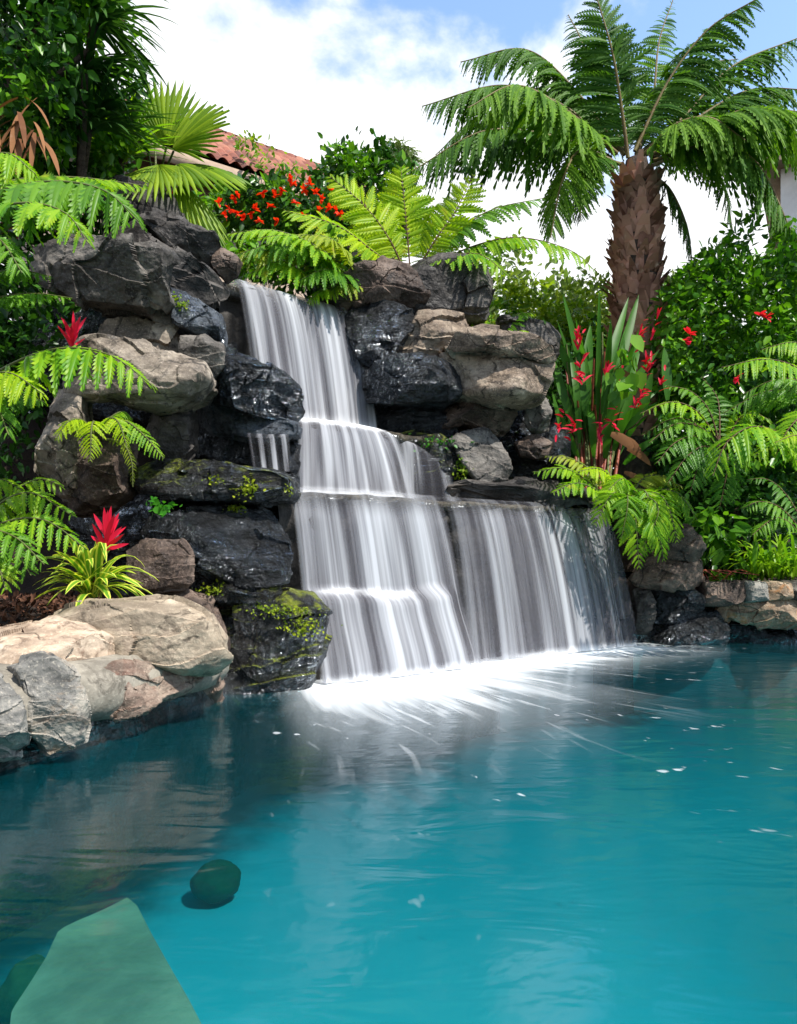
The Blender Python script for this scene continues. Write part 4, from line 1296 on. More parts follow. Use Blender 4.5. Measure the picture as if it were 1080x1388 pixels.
# ------------------------------------------------------------------ left ferns
fern('tree_fern', 'big bright fern reaching in from the left border over the grey slab', P(-70, 330, 4.6), [
    dict(p=[(-80, 300, 4.6), (-10, 262, 4.5), (70, 246, 4.4), (140, 258, 4.3), (188, 300, 4.2)], w=.30, o=dict(droop=.75)),
    dict(p=[(-80, 310, 4.6), (-20, 285, 4.3), (40, 275, 4.1), (90, 290, 4.0), (120, 330, 3.95)], w=.26, o=dict(droop=.75)),
    dict(p=[(-80, 260, 4.7), (-30, 220, 4.7), (10, 208, 4.6), (48, 236, 4.6)], w=.22, o=dict(droop=.7)),
    dict(p=[(-80, 300, 4.8), (0, 250, 4.9), (90, 240, 5.0), (200, 252, 5.1)], w=.26, o=dict(droop=.3)),
    dict(p=[(-80, 405, 4.6), (-30, 378, 4.5), (20, 366, 4.4), (70, 375, 4.4)], w=.15, o=dict(droop=.5), m='fern_mid'),
    dict(p=[(-80, 430, 4.5), (-20, 408, 4.4), (40, 398, 4.3), (98, 404, 4.3)], w=.14, o=dict(droop=.5), m='fern_mid'),
    dict(p=[(-80, 300, 4.5), (-40, 310, 4.2), (0, 325, 4.0), (30, 370, 3.9)], w=.22, o=dict(droop=.75)),
], .26, 'fern_bright', cat='tree fern', seed=3, n=20, lobes=8, asp=.44, up=(0, -.5, 1), stem='gstem')
fern('tree_fern', 'bright fern frond clump arching from the left border below the red bromeliad flower', P(-80, 560, 4.5), [
    dict(p=[(-90, 570, 4.5), (-10, 508, 4.4), (70, 474, 4.3), (145, 480, 4.2), (210, 525, 4.15)], w=.26, o=dict(droop=.75)),
    dict(p=[(-90, 570, 4.5), (-40, 520, 4.2), (10, 505, 4.1), (60, 535, 4.0)], w=.22, o=dict(droop=.8)),
    dict(p=[(-90, 590, 4.5), (-50, 545, 4.2), (-10, 545, 4.1), (12, 590, 4.0)], w=.2, o=dict(droop=.8), m='fern_mid'),
    dict(p=[(-90, 600, 4.6), (-40, 545, 4.7), (10, 530, 4.8), (60, 545, 4.8)], w=.2, o=dict(droop=.5), m='fern_mid'),
], .26, 'fern_bright', cat='tree fern', seed=4, n=20, lobes=8, asp=.44, up=(0, -.5, 1), stem='gstem')
fern('small_fern', 'small yellow tipped fern growing on top of the dark brown rock', P(128, 590, 5.35), [
    [(128, 590, 5.4), (112, 570, 5.3), (92, 572, 5.2), (76, 595, 5.15)],
    [(130, 590, 5.4), (128, 572, 5.2), (124, 580, 5.1), (122, 625, 5.05)],
    [(132, 590, 5.4), (145, 568, 5.3), (160, 572, 5.2), (172, 605, 5.15)],
    [(134, 588, 5.4), (165, 570, 5.4), (195, 590, 5.35), (222, 622, 5.3)],
    [(132, 588, 5.4), (145, 570, 5.5), (165, 558, 5.55), (180, 568, 5.6)],
    dict(p=[(140, 595, 5.4), (165, 600, 5.3), (178, 625, 5.3), (180, 660, 5.3)], w=.05, m='moss'),
    [(126, 590, 5.4), (110, 575, 5.5), (95, 570, 5.55), (85, 580, 5.6)],
], .11, 'fern_yellow', seed=5, n=20, lobes=5, asp=.3, droop=.5, stem='gstem', up=(0, -.5, 1))
fern('leafy_fern', 'green fern in the mulch at the left border beside the striped bromeliad', P(-40, 760, 4.7), [
    [(-60, 740, 4.7), (-10, 690, 4.6), (40, 668, 4.6), (100, 700, 4.5)],
    [(-60, 745, 4.7), (0, 710, 4.5), (60, 705, 4.4), (118, 745, 4.35)],
    [(-60, 740, 4.8), (0, 680, 4.9), (50, 650, 4.9), (85, 660, 4.9)],
    [(-60, 760, 4.6), (-20, 735, 4.4), (15, 740, 4.3), (42, 780, 4.25)],
    [(-60, 750, 4.6), (-20, 720, 4.3), (20, 728, 4.2), (60, 765, 4.15)],
    [(-60, 730, 4.8), (-30, 670, 4.8), (0, 650, 4.8), (30, 665, 4.8)],
    [(-60, 770, 4.5), (-30, 755, 4.3), (-5, 765, 4.2), (8, 800, 4.15)],
], .19, 'fern_mid', seed=6, n=16, lobes=7, asp=.36, droop=.45, stem='gstem', up=(0, -.5, 1))


# ------------------------------------------------------------------ right side ferns
fern('bright_fern', 'bright lime fern mound spilling over the right end of the lower falls', P(845, 690, 8.0), [
    dict(p=[(835, 685, 8.1), (800, 655, 8.0), (765, 635, 7.9), (722, 640, 7.9)], w=.22),
    dict(p=[(838, 680, 8.1), (810, 645, 8.1), (775, 622, 8.1), (738, 618, 8.1)], w=.2),
    [(840, 690, 8.0), (810, 665, 7.8), (780, 655, 7.7), (748, 668, 7.6)],
    [(845, 685, 8.0), (830, 650, 8.0), (810, 635, 7.9), (780, 640, 7.8)],
    [(850, 690, 8.0), (850, 655, 7.8), (840, 650, 7.7), (815, 675, 7.6)],
    [(855, 690, 8.0), (870, 665, 7.8), (880, 680, 7.7), (884, 730, 7.6)],
    [(855, 690, 8.0), (885, 668, 7.9), (905, 685, 7.8), (918, 735, 7.75)],
    [(858, 690, 8.0), (890, 665, 8.0), (920, 670, 8.0), (945, 705, 8.0)],
    [(850, 695, 7.9), (858, 680, 7.6), (862, 710, 7.5), (866, 770, 7.5)],
    [(850, 695, 7.9), (870, 690, 7.6), (890, 715, 7.5), (900, 760, 7.5)],
    [(845, 690, 7.9), (835, 668, 7.6), (822, 680, 7.5), (806, 712, 7.5)],
    [(845, 695, 7.9), (850, 672, 7.5), (850, 690, 7.4), (842, 730, 7.4)],
    [(850, 685, 8.1), (870, 650, 8.2), (895, 645, 8.2), (925, 660, 8.2)],
    [(852, 692, 7.9), (878, 675, 7.6), (892, 695, 7.5), (870, 745, 7.5)],
], .21, 'fern_bright', seed=7, n=17, lobes=8, asp=.36, droop=.35, stem='gstem', up=(0, -.6, 1))
fern('tree_fern', 'olive lit tree fern with broad drooping fronds at the right border', P(1130, 640, 7.2), [
    dict(p=[(1130, 670, 7.2), (1075, 600, 7.0), (1025, 578, 6.8), (985, 600, 6.7), (966, 645, 6.65)], w=.40, m='fern_yellow', o=dict(droop=.6)),
    dict(p=[(1140, 560, 7.3), (1090, 505, 7.2), (1040, 487, 7.1), (978, 498, 7.0)], w=.30),
    dict(p=[(1150, 520, 7.4), (1110, 478, 7.4), (1075, 464, 7.4), (1032, 474, 7.4)], w=.24),
    dict(p=[(1140, 600, 7.2), (1100, 560, 7.0), (1070, 580, 6.8), (1050, 620, 6.8)], w=.24),
    dict(p=[(1130, 680, 7.2), (1090, 600, 7.3), (1060, 590, 7.3), (1020, 620, 7.3)], w=.3, m='fern_yellow'),
    dict(p=[(1140, 600, 7.5), (1090, 540, 7.8), (1040, 530, 8), (980, 560, 8.1)], w=.3, m='fern_mid'),
    dict(p=[(1140, 570, 7.5), (1090, 520, 7.7), (1050, 515, 7.8), (1005, 535, 7.9)], w=.28, m='fern_mid'),
    dict(p=[(1140, 650, 7.0), (1110, 600, 6.7), (1080, 590, 6.6), (1050, 600, 6.5)], w=.2, m='fern_yellow'),
], .28, 'fern_bright', cat='tree fern', seed=8, n=22, lobes=8, asp=.27, droop=.5, stem='stem', up=(0, -.5, 1))
fern('leafy_fern', 'deep green layered fern between the red stemmed plant and the olive tree fern', P(965, 640, 8.3), [
    dict(p=[(975, 600, 8.3), (945, 558, 8.1), (910, 545, 8.0), (868, 560, 7.9)], w=.2, m='fern_bright'),
    dict(p=[(975, 610, 8.3), (950, 580, 8.1), (915, 575, 8.0), (880, 600, 7.9)], w=.2, m='fern_mid'),
    [(975, 615, 8.3), (945, 592, 8.0), (915, 600, 7.9), (890, 628, 7.8)],
    [(975, 620, 8.2), (955, 605, 7.9), (930, 620, 7.8), (905, 655, 7.7)],
    [(975, 625, 8.2), (965, 610, 7.9), (948, 628, 7.8), (935, 668, 7.7)],
    dict(p=[(975, 600, 8.4), (960, 555, 8.4), (935, 530, 8.4), (900, 522, 8.4)], w=.2, m='fern_mid'),
    [(975, 605, 8.4), (975, 560, 8.5), (970, 535, 8.6), (950, 510, 8.6)],
    dict(p=[(980, 610, 8.4), (1000, 570, 8.4), (1020, 560, 8.3), (1045, 570, 8.3)], w=.22, m='fern_mid'),
    [(975, 630, 8.2), (985, 615, 7.9), (985, 640, 7.8), (975, 690, 7.8)],
    [(975, 605, 8.3), (935, 570, 8.2), (905, 570, 8.2), (870, 590, 8.2)],
], .22, 'fern_dark', seed=9, n=14, lobes=6, asp=.42, droop=.4, stem='stem', up=(0, -.5, 1))
fern('shade_fern', 'dark fern in the shade behind the grass tuft', P(1090, 720, 8.4), [
    [(1095, 730, 8.4), (1060, 690, 8.3), (1030, 680, 8.3), (1005, 690, 8.2)],
    [(1095, 720, 8.4), (1065, 670, 8.4), (1040, 650, 8.4), (1012, 650, 8.4)],
    [(1095, 735, 8.4), (1065, 705, 8.2), (1045, 705, 8.2), (1020, 725, 8.1)],
], .2, 'fern_dark', seed=10, n=18, lobes=7, asp=.3, droop=.4, up=(0, -.5, 1))

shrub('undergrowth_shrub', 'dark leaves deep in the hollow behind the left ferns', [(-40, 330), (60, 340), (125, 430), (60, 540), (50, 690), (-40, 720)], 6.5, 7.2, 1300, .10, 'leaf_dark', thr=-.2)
# red stemmed clump: stems, lance leaves, red bracts, withered leaves
t = thing('red_ginger_clump', P(800, 650, 9.0), 'tall clump of lance leaves on red stems with red bracts under the palm', 'plant')
r2 = np.random.RandomState(21)
for k in range(34):
    bx_ = r2.uniform(782, 832)
    tx = 805 + (bx_ - 805) * r2.uniform(1.2, 2.6) + r2.normal() * 8
    ty = r2.uniform(450, 560)
    g = Geo()
    tube(g, curve(PP((bx_, 672, 8.7 + r2.normal() * .12), ((bx_ + tx) / 2 - (tx - bx_) * .1, 600, 9.0), (tx, ty, 9.0 + r2.normal() * .25)), 10), np.linspace(.024, .010, 10), k=6)
    g.build('stem', M['redstem' if r2.rand() < .72 else 'gstem'], parent=t)
lv = [((800, 640), (790, 520), (762, 395), .20), ((806, 640), (810, 520), (812, 390), .12), ((812, 620), (822, 510), (852, 402), .17), ((818, 610), (838, 500), (866, 398), .20),
      ((795, 610), (775, 510), (735, 430), .18), ((822, 620), (850, 520), (872, 440), .20), ((790, 620), (765, 540), (752, 490), .16), ((820, 600), (835, 540), (845, 450), .22),
      ((800, 600), (793, 540), (800, 440), .22), ((826, 600), (868, 560), (885, 500), .18), ((905, 565), (903, 520), (900, 470), .24), ((785, 630), (762, 585), (748, 530), .14),
      ((815, 600), (818, 540), (828, 430), .20), ((830, 640), (850, 590), (880, 560), .14), ((795, 650), (775, 600), (760, 560), .12), ((808, 600), (800, 520), (780, 430), .18),
      ((815, 650), (830, 560), (842, 520), .2), ((800, 640), (788, 570), (770, 520), .2), ((822, 640), (842, 580), (860, 520), .2), ((835, 640), (865, 610), (895, 590), .14)]
for _ in range(22):
    x_ = r2.uniform(785, 830)
    sp_ = (x_ - 806) * r2.uniform(1.0, 3.4) + r2.normal() * 10
    ty_ = r2.uniform(430, 560)
    lv.append(((x_, r2.uniform(600, 650)), (x_ + sp_ * .35, (ty_ + 620) / 2 - 10), (x_ + sp_, ty_), r2.uniform(.10, .18)))
for k, (a, b, c, w) in enumerate(lv):
    g = Geo()
    C = curve(PP((*a, 9.0), (*b, 8.9 + r2.normal() * .15), (*c, 8.85 + r2.normal() * .3)), 14)
    C = C[3:]
    m_ = len(C)
    T_ = nrm(np.gradient(C, axis=0))
    S = nrm(np.cross(T_, nrm([r2.normal() * .4, -1, .3])))
    Nn = np.cross(S, T_)
    s = np.linspace(0, 1, m_)
    ww = w * .31 * np.sin(np.pi * (.08 + .92 * s)) ** .75
    V = np.stack([C + S * ww[:, None] + Nn * (ww * .25)[:, None], C, C - S * ww[:, None] + Nn * (ww * .25)[:, None]], 1)
    g.add(V, grid_faces(m_, 3), uv=np.stack([np.tile([0, .5, 1.], (m_, 1)), np.repeat(s[:, None], 3, 1)], 2))
    g.build('leaf', M['ginger'], parent=t)
for px, py in [(783, 455), (786, 465), (868, 450), (864, 465), (876, 488), (880, 497), (872, 515), (868, 525), (896, 520), (785, 502), (790, 518), (822, 502), (842, 503), (818, 570), (815, 585), (830, 572), (775, 590), (778, 575), (862, 548), (885, 450), (868, 535), (760, 575)]:
    g = Geo()
    b = P(px, py, 8.5)
    for q in range(6):
        d = nrm(r2.normal(size=3) * .45 + np.array([.3 if px > 800 else -.3, -.2, .8 if py < 560 else .3]))
        strap(g, b + np.array([.02, 0, .07]) * r2.normal(), d, r2.uniform(.07, .17), .026, bend=.7, seg=6, side0=(1, 0, .3))
    g.build('flower', M['bract'], parent=t)
for px, py, w in [(828, 588, .11), (838, 592, .09), (850, 608, .08), (846, 640, .07), (832, 500, .06)]:
    g = Geo()
    strap(g, P(px, py, 8.45), (.5, -.3, -.2), .35, w, bend=1.2, seg=7, side0=(.4, 0, 1))
    g.build('withered_leaf', M['dead'], parent=t)
t = thing('broad_leaf_plant', P(845, 560, 8.4), 'pale heart leaved climber among the red bracts', 'plant')
g = Geo()
scatter_leaves(g, P(850, 510, 8.3) + rng.normal(size=(22, 3)) * np.array([.10, .06, .17]), .20, .75, droop=1.2, upbias=0)
g.build('foliage', M['fern_mid'], parent=t)

# hedge and shrubs at right
shrub('hedge', 'tall glossy green hedge shrub filling the right side behind the ferns', [(876, 470), (884, 420), (905, 385), (945, 352), (985, 322), (1010, 345), (1045, 325), (1110, 310), (1110, 650), (880, 620)], 9.0, 10.6, 10500, .13, ['leaf_mid', 'leaf_dark', ], thr=-.22, trunk=[([(1000, 760, 10.2), (990, 600, 10.0), (1000, 480, 9.8)], .09), ([(960, 760, 10.2), (950, 620, 10.0), (930, 500, 9.8)], .06)])
hedge = [o for o in scene.objects if o.name == 'hedge'][0]
for px, py in [(934, 452), (932, 462), (1038, 430), (1030, 427), (998, 512)]:
    g = Geo()
    b = P(px, py, 8.85)
    for q in range(6):
        strap(g, b, nrm(r2.normal(size=3) + np.array([0, -.4, .3])), .10, .06, bend=.2, seg=5)
    g.build('flower', M['bract'], parent=hedge)
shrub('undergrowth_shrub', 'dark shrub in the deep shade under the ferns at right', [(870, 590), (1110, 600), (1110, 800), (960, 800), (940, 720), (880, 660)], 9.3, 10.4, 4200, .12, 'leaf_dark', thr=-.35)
shrub('undergrowth_shrub', 'dark fine leaved shrub in the gap between tan block and red stems', [(740, 470), (790, 480), (800, 660), (740, 660)], 9.3, 9.9, 1800, .07, 'leaf_dark', thr=-.3)
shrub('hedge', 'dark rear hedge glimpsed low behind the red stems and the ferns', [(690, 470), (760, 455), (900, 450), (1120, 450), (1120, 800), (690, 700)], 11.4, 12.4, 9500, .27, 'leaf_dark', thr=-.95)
shrub('broadleaf_sprig', 'small shaded broad leaf plant behind the brown rounded rock', [(925, 690), (990, 690), (1000, 780), (955, 785)], 8.7, 9.1, 90, .20, 'leaf_mid', thr=-.6, droop=.8)
t = thing('grass_tuft', P(1050, 786, 8.75), 'bright green grassy tuft growing behind the right wall cap', 'grass tuft')
g = Geo()
for k in range(9):
    rosette(g, P(1020 + k * 9, 782, 8.75 + .12 * (k % 3)), 20, .62, .04, el=(40, 88), bend=(.8, 2.4), r=r2, seg=8)
g.build('blades', M['grass'], parent=t)
t = thing('strap_plant', P(945, 785, 8.8), 'thin arching blades of a shaded plant left of the grass tuft', 'plant')
g = Geo()
rosette(g, P(950, 770, 8.9), 16, .6, .03, el=(40, 80), bend=(.8, 1.6), r=r2)
g.build('blades', M['strap_dark'], parent=t)
t = thing('dead_twigs', P(965, 785, 8.75), 'reddish dry twigs and fallen leaf on the wall cap', 'twigs')
g = Geo()
for k in range(7):
    b = P(955 + k * 5, 786, 8.7)
    tube(g, curve([b, b + np.array([r2.normal() * .08, 0, .12]), b + np.array([r2.normal() * .2, r2.normal() * .1, .06])], 8), .006, k=4)
strap(g, P(962, 782, 8.68), (1, -.2, .1), .2, .09, bend=.1, mat=1)
g.build('twig', [M['redstem'], M['dead']], parent=t)

# light shrubs behind, between stack and palm
shrub('garden_shrub', 'yellow green shrub behind the dark square rock and palm trunk', [(655, 420), (700, 395), (740, 405), (790, 392), (812, 420), (830, 470), (760, 500), (680, 470)], 10.8, 11.8, 2600, .11, ['leaf_lime', 'leaf_mid'], thr=-.1)
shrub('garden_shrub', 'loose pale shrub seen right beside the palm trunk base', [(770, 385), (810, 375), (830, 400), (900, 400), (930, 470), (780, 470)], 12, 13, 1500, .12, ['leaf_pale', 'leaf_lime'], thr=-.05)
fern('small_fern', 'small green fern tucked behind the biggest tan block', P(665, 465, 8.7), [
    [(675, 468, 8.8), (655, 445, 8.7), (635, 435, 8.6), (620, 440, 8.5)],
    [(675, 468, 8.8), (665, 440, 8.7), (660, 425, 8.7), (650, 415, 8.7)],
    [(675, 468, 8.8), (690, 440, 8.7), (705, 425, 8.7), (725, 425, 8.7)],
    [(675, 468, 8.7), (655, 455, 8.5), (640, 452, 8.4), (625, 462, 8.4)],
    [(678, 468, 8.7), (700, 450, 8.6), (715, 455, 8.5), (728, 470, 8.5)],
], .17, 'fern_bright', seed=12, n=14, lobes=6, asp=.36, droop=.35, stem='gstem', up=(0, -.6, 1))

# ------------------------------------------------------------------ top left: canopy tree, strap plants, fan palm
ct = shrub('canopy_tree', 'dark leafy tree filling the top left corner', [(-120, -90), (120, -90), (165, -20), (170, 30), (128, 70), (150, 120), (120, 160), (95, 215), (40, 225), (-120, 260)], 5.6, 7.4, 10500, .115, ['leaf_mid', 'leaf_dark'], cat='tree', thr=-.12, part='crown',
      trunk=[([(-40, 560, 6.8), (-20, 300, 6.7), (20, 120, 6.6), (60, -20, 6.5)], .16), ([(-10, 200, 6.7), (60, 120, 6.5), (130, 60, 6.4)], .045), ([(0, 180, 6.7), (40, 60, 6.4), (110, -40, 6.3)], .045)])
g = Geo()
for k in range(34):
    strap(g, P(r2.uniform(-20, 60), r2.uniform(130, 190), 5.5 + r2.rand() * .3), nrm([r2.normal() * .4, -.3, -.4]), r2.uniform(.25, .6), r2.uniform(.03, .06), bend=1.5, seg=7)
g.build('dead_leaves', M['dead'], parent=ct)
shrub('shade_tree', 'deep green mass of leaves behind the canopy tree and fan palm', [(-120, 80), (110, 90), (165, 170), (170, 260), (110, 330), (80, 480), (60, 700), (-120, 700)], 7.5, 8.6, 6500, .18, 'leaf_dark', cat='tree', thr=-.5, part='crown')
for nm, lab, px, py, YY, n, L, az, el, mt in [
        ('spiky_plant', 'long thin spiky leaves against the sky beside the canopy tree', 128, 28, 6.4, 75, .72, (-80, 80), (-25, 60), 'strap_dark'),
        ('spiky_plant', 'drooping dark strap leaves under the canopy, left of the fan palm', 120, 175, 6.8, 90, .8, (-160, 20), (0, 70), 'strap_dark'),
        ('spiky_plant', 'green weeping grassy leaves directly behind the grey top boulder', 165, 215, 7.6, 110, .75, (-170, 10), (10, 80), 'grass')]:
    t = thing(nm, P(px, py, YY), lab, 'plant', 'spiky strap leaved plants at the top left')
    g = Geo()
    rosette(g, P(px, py, YY), n, L, .035, el=el, az=az, bend=(.4, 1.6), r=r2)
    if nm == 'spiky_plant' and px == 128:
        rosette(g, P(118, 95, 6.5), 50, .6, .035, el=(-30, 40), az=az, bend=(.5, 1.8), r=r2)
    g.build('blades', M[mt], parent=t)
    g = Geo()
    tube(g, curve([P(px, py, YY), P(px - 15, py + 120, YY + .2), P(px - 20, py + 260, YY + .4)], 10), .04, k=7)
    g.build('stem', M['bark'], parent=t)


def fan_leaf(geo, base, hubp, d, nrml, R, span=150, n=20, droop=.35, r=rng):
    tube(geo, curve([base, (base + hubp) / 2 + np.array([0, 0, .08]), hubp], 10), .012, mat=1, k=5)
    d = nrm(d)
    nrml = nrm(np.asarray(nrml, float) - d * (np.asarray(nrml) @ d))
    s = np.cross(nrml, d)
    for i in range(n):
        a0 = math.radians(-span / 2 + span * i / n)
        a1 = math.radians(-span / 2 + span * (i + 1) / n)
        am = (a0 + a1) / 2
        Rr = R * (1 - .25 * abs(am / math.radians(span / 2)) ** 2) * r.uniform(.93, 1.05)
        rs = np.linspace(.04, 1, 9)
        row = []
        for q in rs:
            dr = -droop * Rr * q ** 2.2
            c = [math.cos(am), math.sin(am)]
            h = math.tan((a1 - a0) / 2) * q * (1 if q < .62 else max(0, (1 - q) / .38) ** .8)
            pt = lambda off, z: hubp + Rr * ((q * c[0] - off * c[1]) * d + (q * c[1] + off * c[0]) * s) + nrml * z + np.array([0, 0, dr])
            row += [pt(-h, 0), pt(0, Rr * .028), pt(h, 0)]
        geo.add(row, grid_faces(9, 3), mat=0)


t = thing('fan_palm', P(215, 290, 7.9), 'yellow green fan palm with pleated leaves behind the top boulder', 'fan palm')
fb = P(212, 285, 7.9)
for hp, d, nr, R, sp, dr in [
        ((225, 200, 7.6), (-.1, -.1, 1), (.2, -1, .2), .62, 130, .05), ((235, 205, 7.5), (.75, -.2, .6), (-.3, -.8, .5), .62, 130, .2), ((240, 225, 7.3), (1, -.3, -.15), (.1, -.6, .8), .60, 140, .35),
        ((215, 225, 7.2), (.2, -.6, -.5), (0, -.7, .7), .5, 150, .3), ((200, 205, 7.7), (-.6, -.2, .6), (.3, -.9, .4), .5, 130, .2), ((243, 250, 7.2), (.6, -.3, -.8), (.5, -.6, .6), .52, 90, .4),
        ((210, 190, 8.1), (-.2, .2, 1), (0, -1, .2), .6, 120, .05), ((205, 235, 7.3), (-.5, -.5, -.4), (-.2, -.8, .6), .45, 140, .3)]:
    g = Geo()
    fan_leaf(g, fb, P(*hp), d, nr, R * 1.22, sp, 22, dr, r2)
    g.build('fan_leaf', [M['fan'], M['gstem']], parent=t)
g = Geo()
tube(g, curve([fb + np.array([0, .1, -.9]), fb], 8), .09, k=9)
g.build('trunk', M['bark'], parent=t)

# red flowers
rf = shrub('flowering_shrub', 'dark leaved shrub dotted with orange red flowers under the roof', [(272, 276), (330, 262), (380, 252), (430, 246), (480, 262), (470, 310), (400, 330), (330, 320), (290, 300)], 9.8, 10.8, 2600, .14, ['leaf_dark', 'leaf_mid'], thr=-.3)
for px, py in [(318, 272), (312, 284), (322, 290), (305, 292), (340, 290), (345, 284), (330, 296), (394, 243), (398, 250), (372, 265), (400, 275), (428, 262), (436, 270), (446, 282), (456, 286), (412, 258), (356, 262), (382, 258), (432, 285), (320, 262), (288, 300), (296, 275), (352, 300), (376, 300), (410, 292), (420, 250), (448, 258), (462, 290), (366, 280), (442, 300)]:
    g = Geo()
    b = P(px, py, 9.55)
    for q in range(7):
        strap(g, b, nrm(r2.normal(size=3) + np.array([0, -.5, .5])), r2.uniform(.05, .10), .045, bend=.5, seg=5)
    g.build('flower', M['bloom'], parent=rf)
t = thing('canna_lily', P(262, 320, 7.4), 'orange red canna flowers just right of the top grey boulder', 'flowering plant')
g = Geo()
rosette(g, P(258, 318, 7.4), 12, .30, .09, el=(40, 85), bend=(.2, .7), r=r2)
for px, py in [(238, 272), (260, 290), (263, 303)]:
    tube(g, curve([P(258, 320, 7.4), P(px, py, 7.3)], 6), .008, mat=1, k=5)
g.build('foliage', [M['leaf_mid'], M['gstem']], parent=t)
for px, py in [(237, 270), (241, 276), (260, 290), (264, 304), (261, 297)]:
    g = Geo()
    for q in range(7):
        strap(g, P(px, py, 7.2), nrm(r2.normal(size=3) + np.array([0, -.5, .4])), .085, .06, bend=.3, seg=5)
    g.build('flower', M['bloom'], parent=t)

# far trees
shrub('background_tree', 'dark green tree beyond the garden, left of the small palm', [(436, 250), (445, 208), (470, 200), (500, 212), (530, 225), (560, 240), (560, 300), (440, 300)], 14, 16, 2200, .2, ['leaf_dark', 'leaf_mid'], cat='tree', thr=-.12, part='crown', trunk=[([(500, 520, 15), (498, 380, 15), (490, 250, 15)], .12)])
t = thing('background_palm', P(535, 420, 15.5), 'small far palm poking up behind the dark green tree', 'palm')
for k, (tx, ty) in enumerate([(505, 202), (515, 190), (532, 186), (552, 190), (566, 205), (572, 222), (500, 220)]):
    g = Geo()
    frond(g, PP((536, 235, 15.5), ((536 + tx) / 2, (225 + ty) / 2 - 8, 15.4), (tx, ty, 15.2)), .4, n=18, droop=.4, lobes=4, asp=.2, seed=900 + k, up=(0, -.8, .5), stem=.02)
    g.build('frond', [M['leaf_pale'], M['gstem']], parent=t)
g = Geo()
tube(g, curve(PP((536, 235, 15.5), (538, 330, 15.5), (540, 480, 15.5)), 8), .1, k=8)
g.build('trunk', M['bark'], parent=t)
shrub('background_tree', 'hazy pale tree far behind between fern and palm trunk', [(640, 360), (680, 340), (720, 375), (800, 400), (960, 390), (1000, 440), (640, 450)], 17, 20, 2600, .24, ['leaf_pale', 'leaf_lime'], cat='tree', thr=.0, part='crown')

# roof climbers
shrub('climbing_vine', 'sparse green vine on the roof ridge of the tiled house', [(310, 190), (335, 188), (352, 205), (380, 220), (420, 225), (430, 250), (395, 245), (350, 225), (325, 210)], 13.0, 14.2, 260, .12, ['leaf_lime', 'leaf_mid'], cat='vine', thr=.05)

# ------------------------------------------------------------------ houses
hz = 7.93
A = np.array([-3.6, 12.76, hz])
E = nrm([1.72, 1.2, 0])
S_ = nrm([-E[1], E[0], 0])
house = thing('tiled_house', (-4.2, 15, 1.0), 'house with a terracotta tiled roof behind the red flowers', 'house')
na, nb_ = 240, 90
la, lb = 5.2, 2.7
a = np.linspace(-2.3, la, na)
b = np.linspace(0, lb, nb_)
AA, BB = np.meshgrid(a, b, indexing='ij')
slope_ = .80
zt_ = BB * slope_ + .09 * np.abs(np.sin(np.pi * AA / .24)) + .08 * (1 - (BB / .36) % 1)
V = A + AA[:, :, None] * E + BB[:, :, None] * S_
V[:, :, 2] = hz + zt_
g = Geo()
g.add(V, grid_faces(na, nb_), uv=np.stack([AA / .24, BB / .36], 2))
V2 = V.copy()
V2[:, :, 2] = hz + BB * slope_ - .1
c_ = [V2[0, 0], V2[-1, 0], V2[-1, -1], V2[0, -1]]
back = [c_[3] + S_ * lb * 1.0 - np.array([0, 0, slope_ * lb]), c_[2] + S_ * lb - np.array([0, 0, slope_ * lb])]
g.add(c_ + back, [[0, 1, 2, 3], [3, 2, 5, 4]])
tops = [V[0, -1], V[-1, -1], V[-1, -1] + S_ * lb - np.array([0, 0, slope_ * lb]), V[0, -1] + S_ * lb - np.array([0, 0, slope_ * lb])]
g.add(tops, [[0, 1, 2, 3]])
g.build('roof', M['roof'], parent=house)
Mx = np.stack([E, S_, [0, 0, 1]])
g = Geo()
box(g, (-2.3, -.03, -.22), (la, .0, .02), M=Mx, o=A)
g.build('fascia', M['fascia'], parent=house)
g = Geo()
box(g, (-2.0, .6, -7.2), (la - .3, lb * 2 - .4, .30), M=Mx, o=A)
g.build('wall', M['plaster'], parent=house)
# neighbour house at the right
hs = thing('white_house', P(1100, 640, 15), 'white neighbouring house with a tan roof edge behind the palm at right', 'house')
o_ = P(1058, 300, 15)
zr = P(0, 228, 15)[2]
wd, dd_ = np.array([.87, -.5, 0]), np.array([.5, .87, 0])
Mh = np.stack([wd, dd_, [0, 0, 1]])
g = Geo()
box(g, (0, 0, .5), (5, 4, zr), M=Mh, o=(o_[0], o_[1], 0))
g.build('wall', M['white'], parent=hs)
g = Geo()
pts = [(-.4, -.4, -.02), (5.4, -.4, -.02), (5.4, 4.4, -.02), (-.4, 4.4, -.02), (-.4, -.4, .2), (5.4, -.4, .2), (5.4, 4.4, .2), (-.4, 4.4, .2), (1.6, 2, 1.1), (3.4, 2, 1.1)]
g.add(np.array(pts) @ Mh + np.array([o_[0], o_[1], zr]), [[3, 2, 1, 0], [0, 1, 5, 4], [1, 2, 6, 5], [2, 3, 7, 6], [3, 0, 4, 7], [4, 5, 9, 8], [6, 7, 8, 9]], T=[[5, 6, 9], [7, 4, 8]])
g.build('roof', M['fascia'], parent=hs, smooth=False)

# ------------------------------------------------------------------ bromeliads, mulch, moss
def spike(b, n, L, W, r, up=(0, 0, 1), spread=.55, mat='bract'):
    g = Geo()
    for k in range(n):
        f = k / n
        d = nrm(np.array([r.normal() * spread * (1 - .5 * f), r.normal() * spread * .7, 0]) + np.asarray(up) * (.6 + .8 * f))
        strap(g, b + np.asarray(up) * L * .5 * f, d, L * r.uniform(.7, 1.0), W, bend=-.1 + .35 * r.rand(), seg=7, side0=(1, .2, .1), wprof=lambda s: np.sin(np.pi * (.15 + .85 * s)) ** .8)
    return g


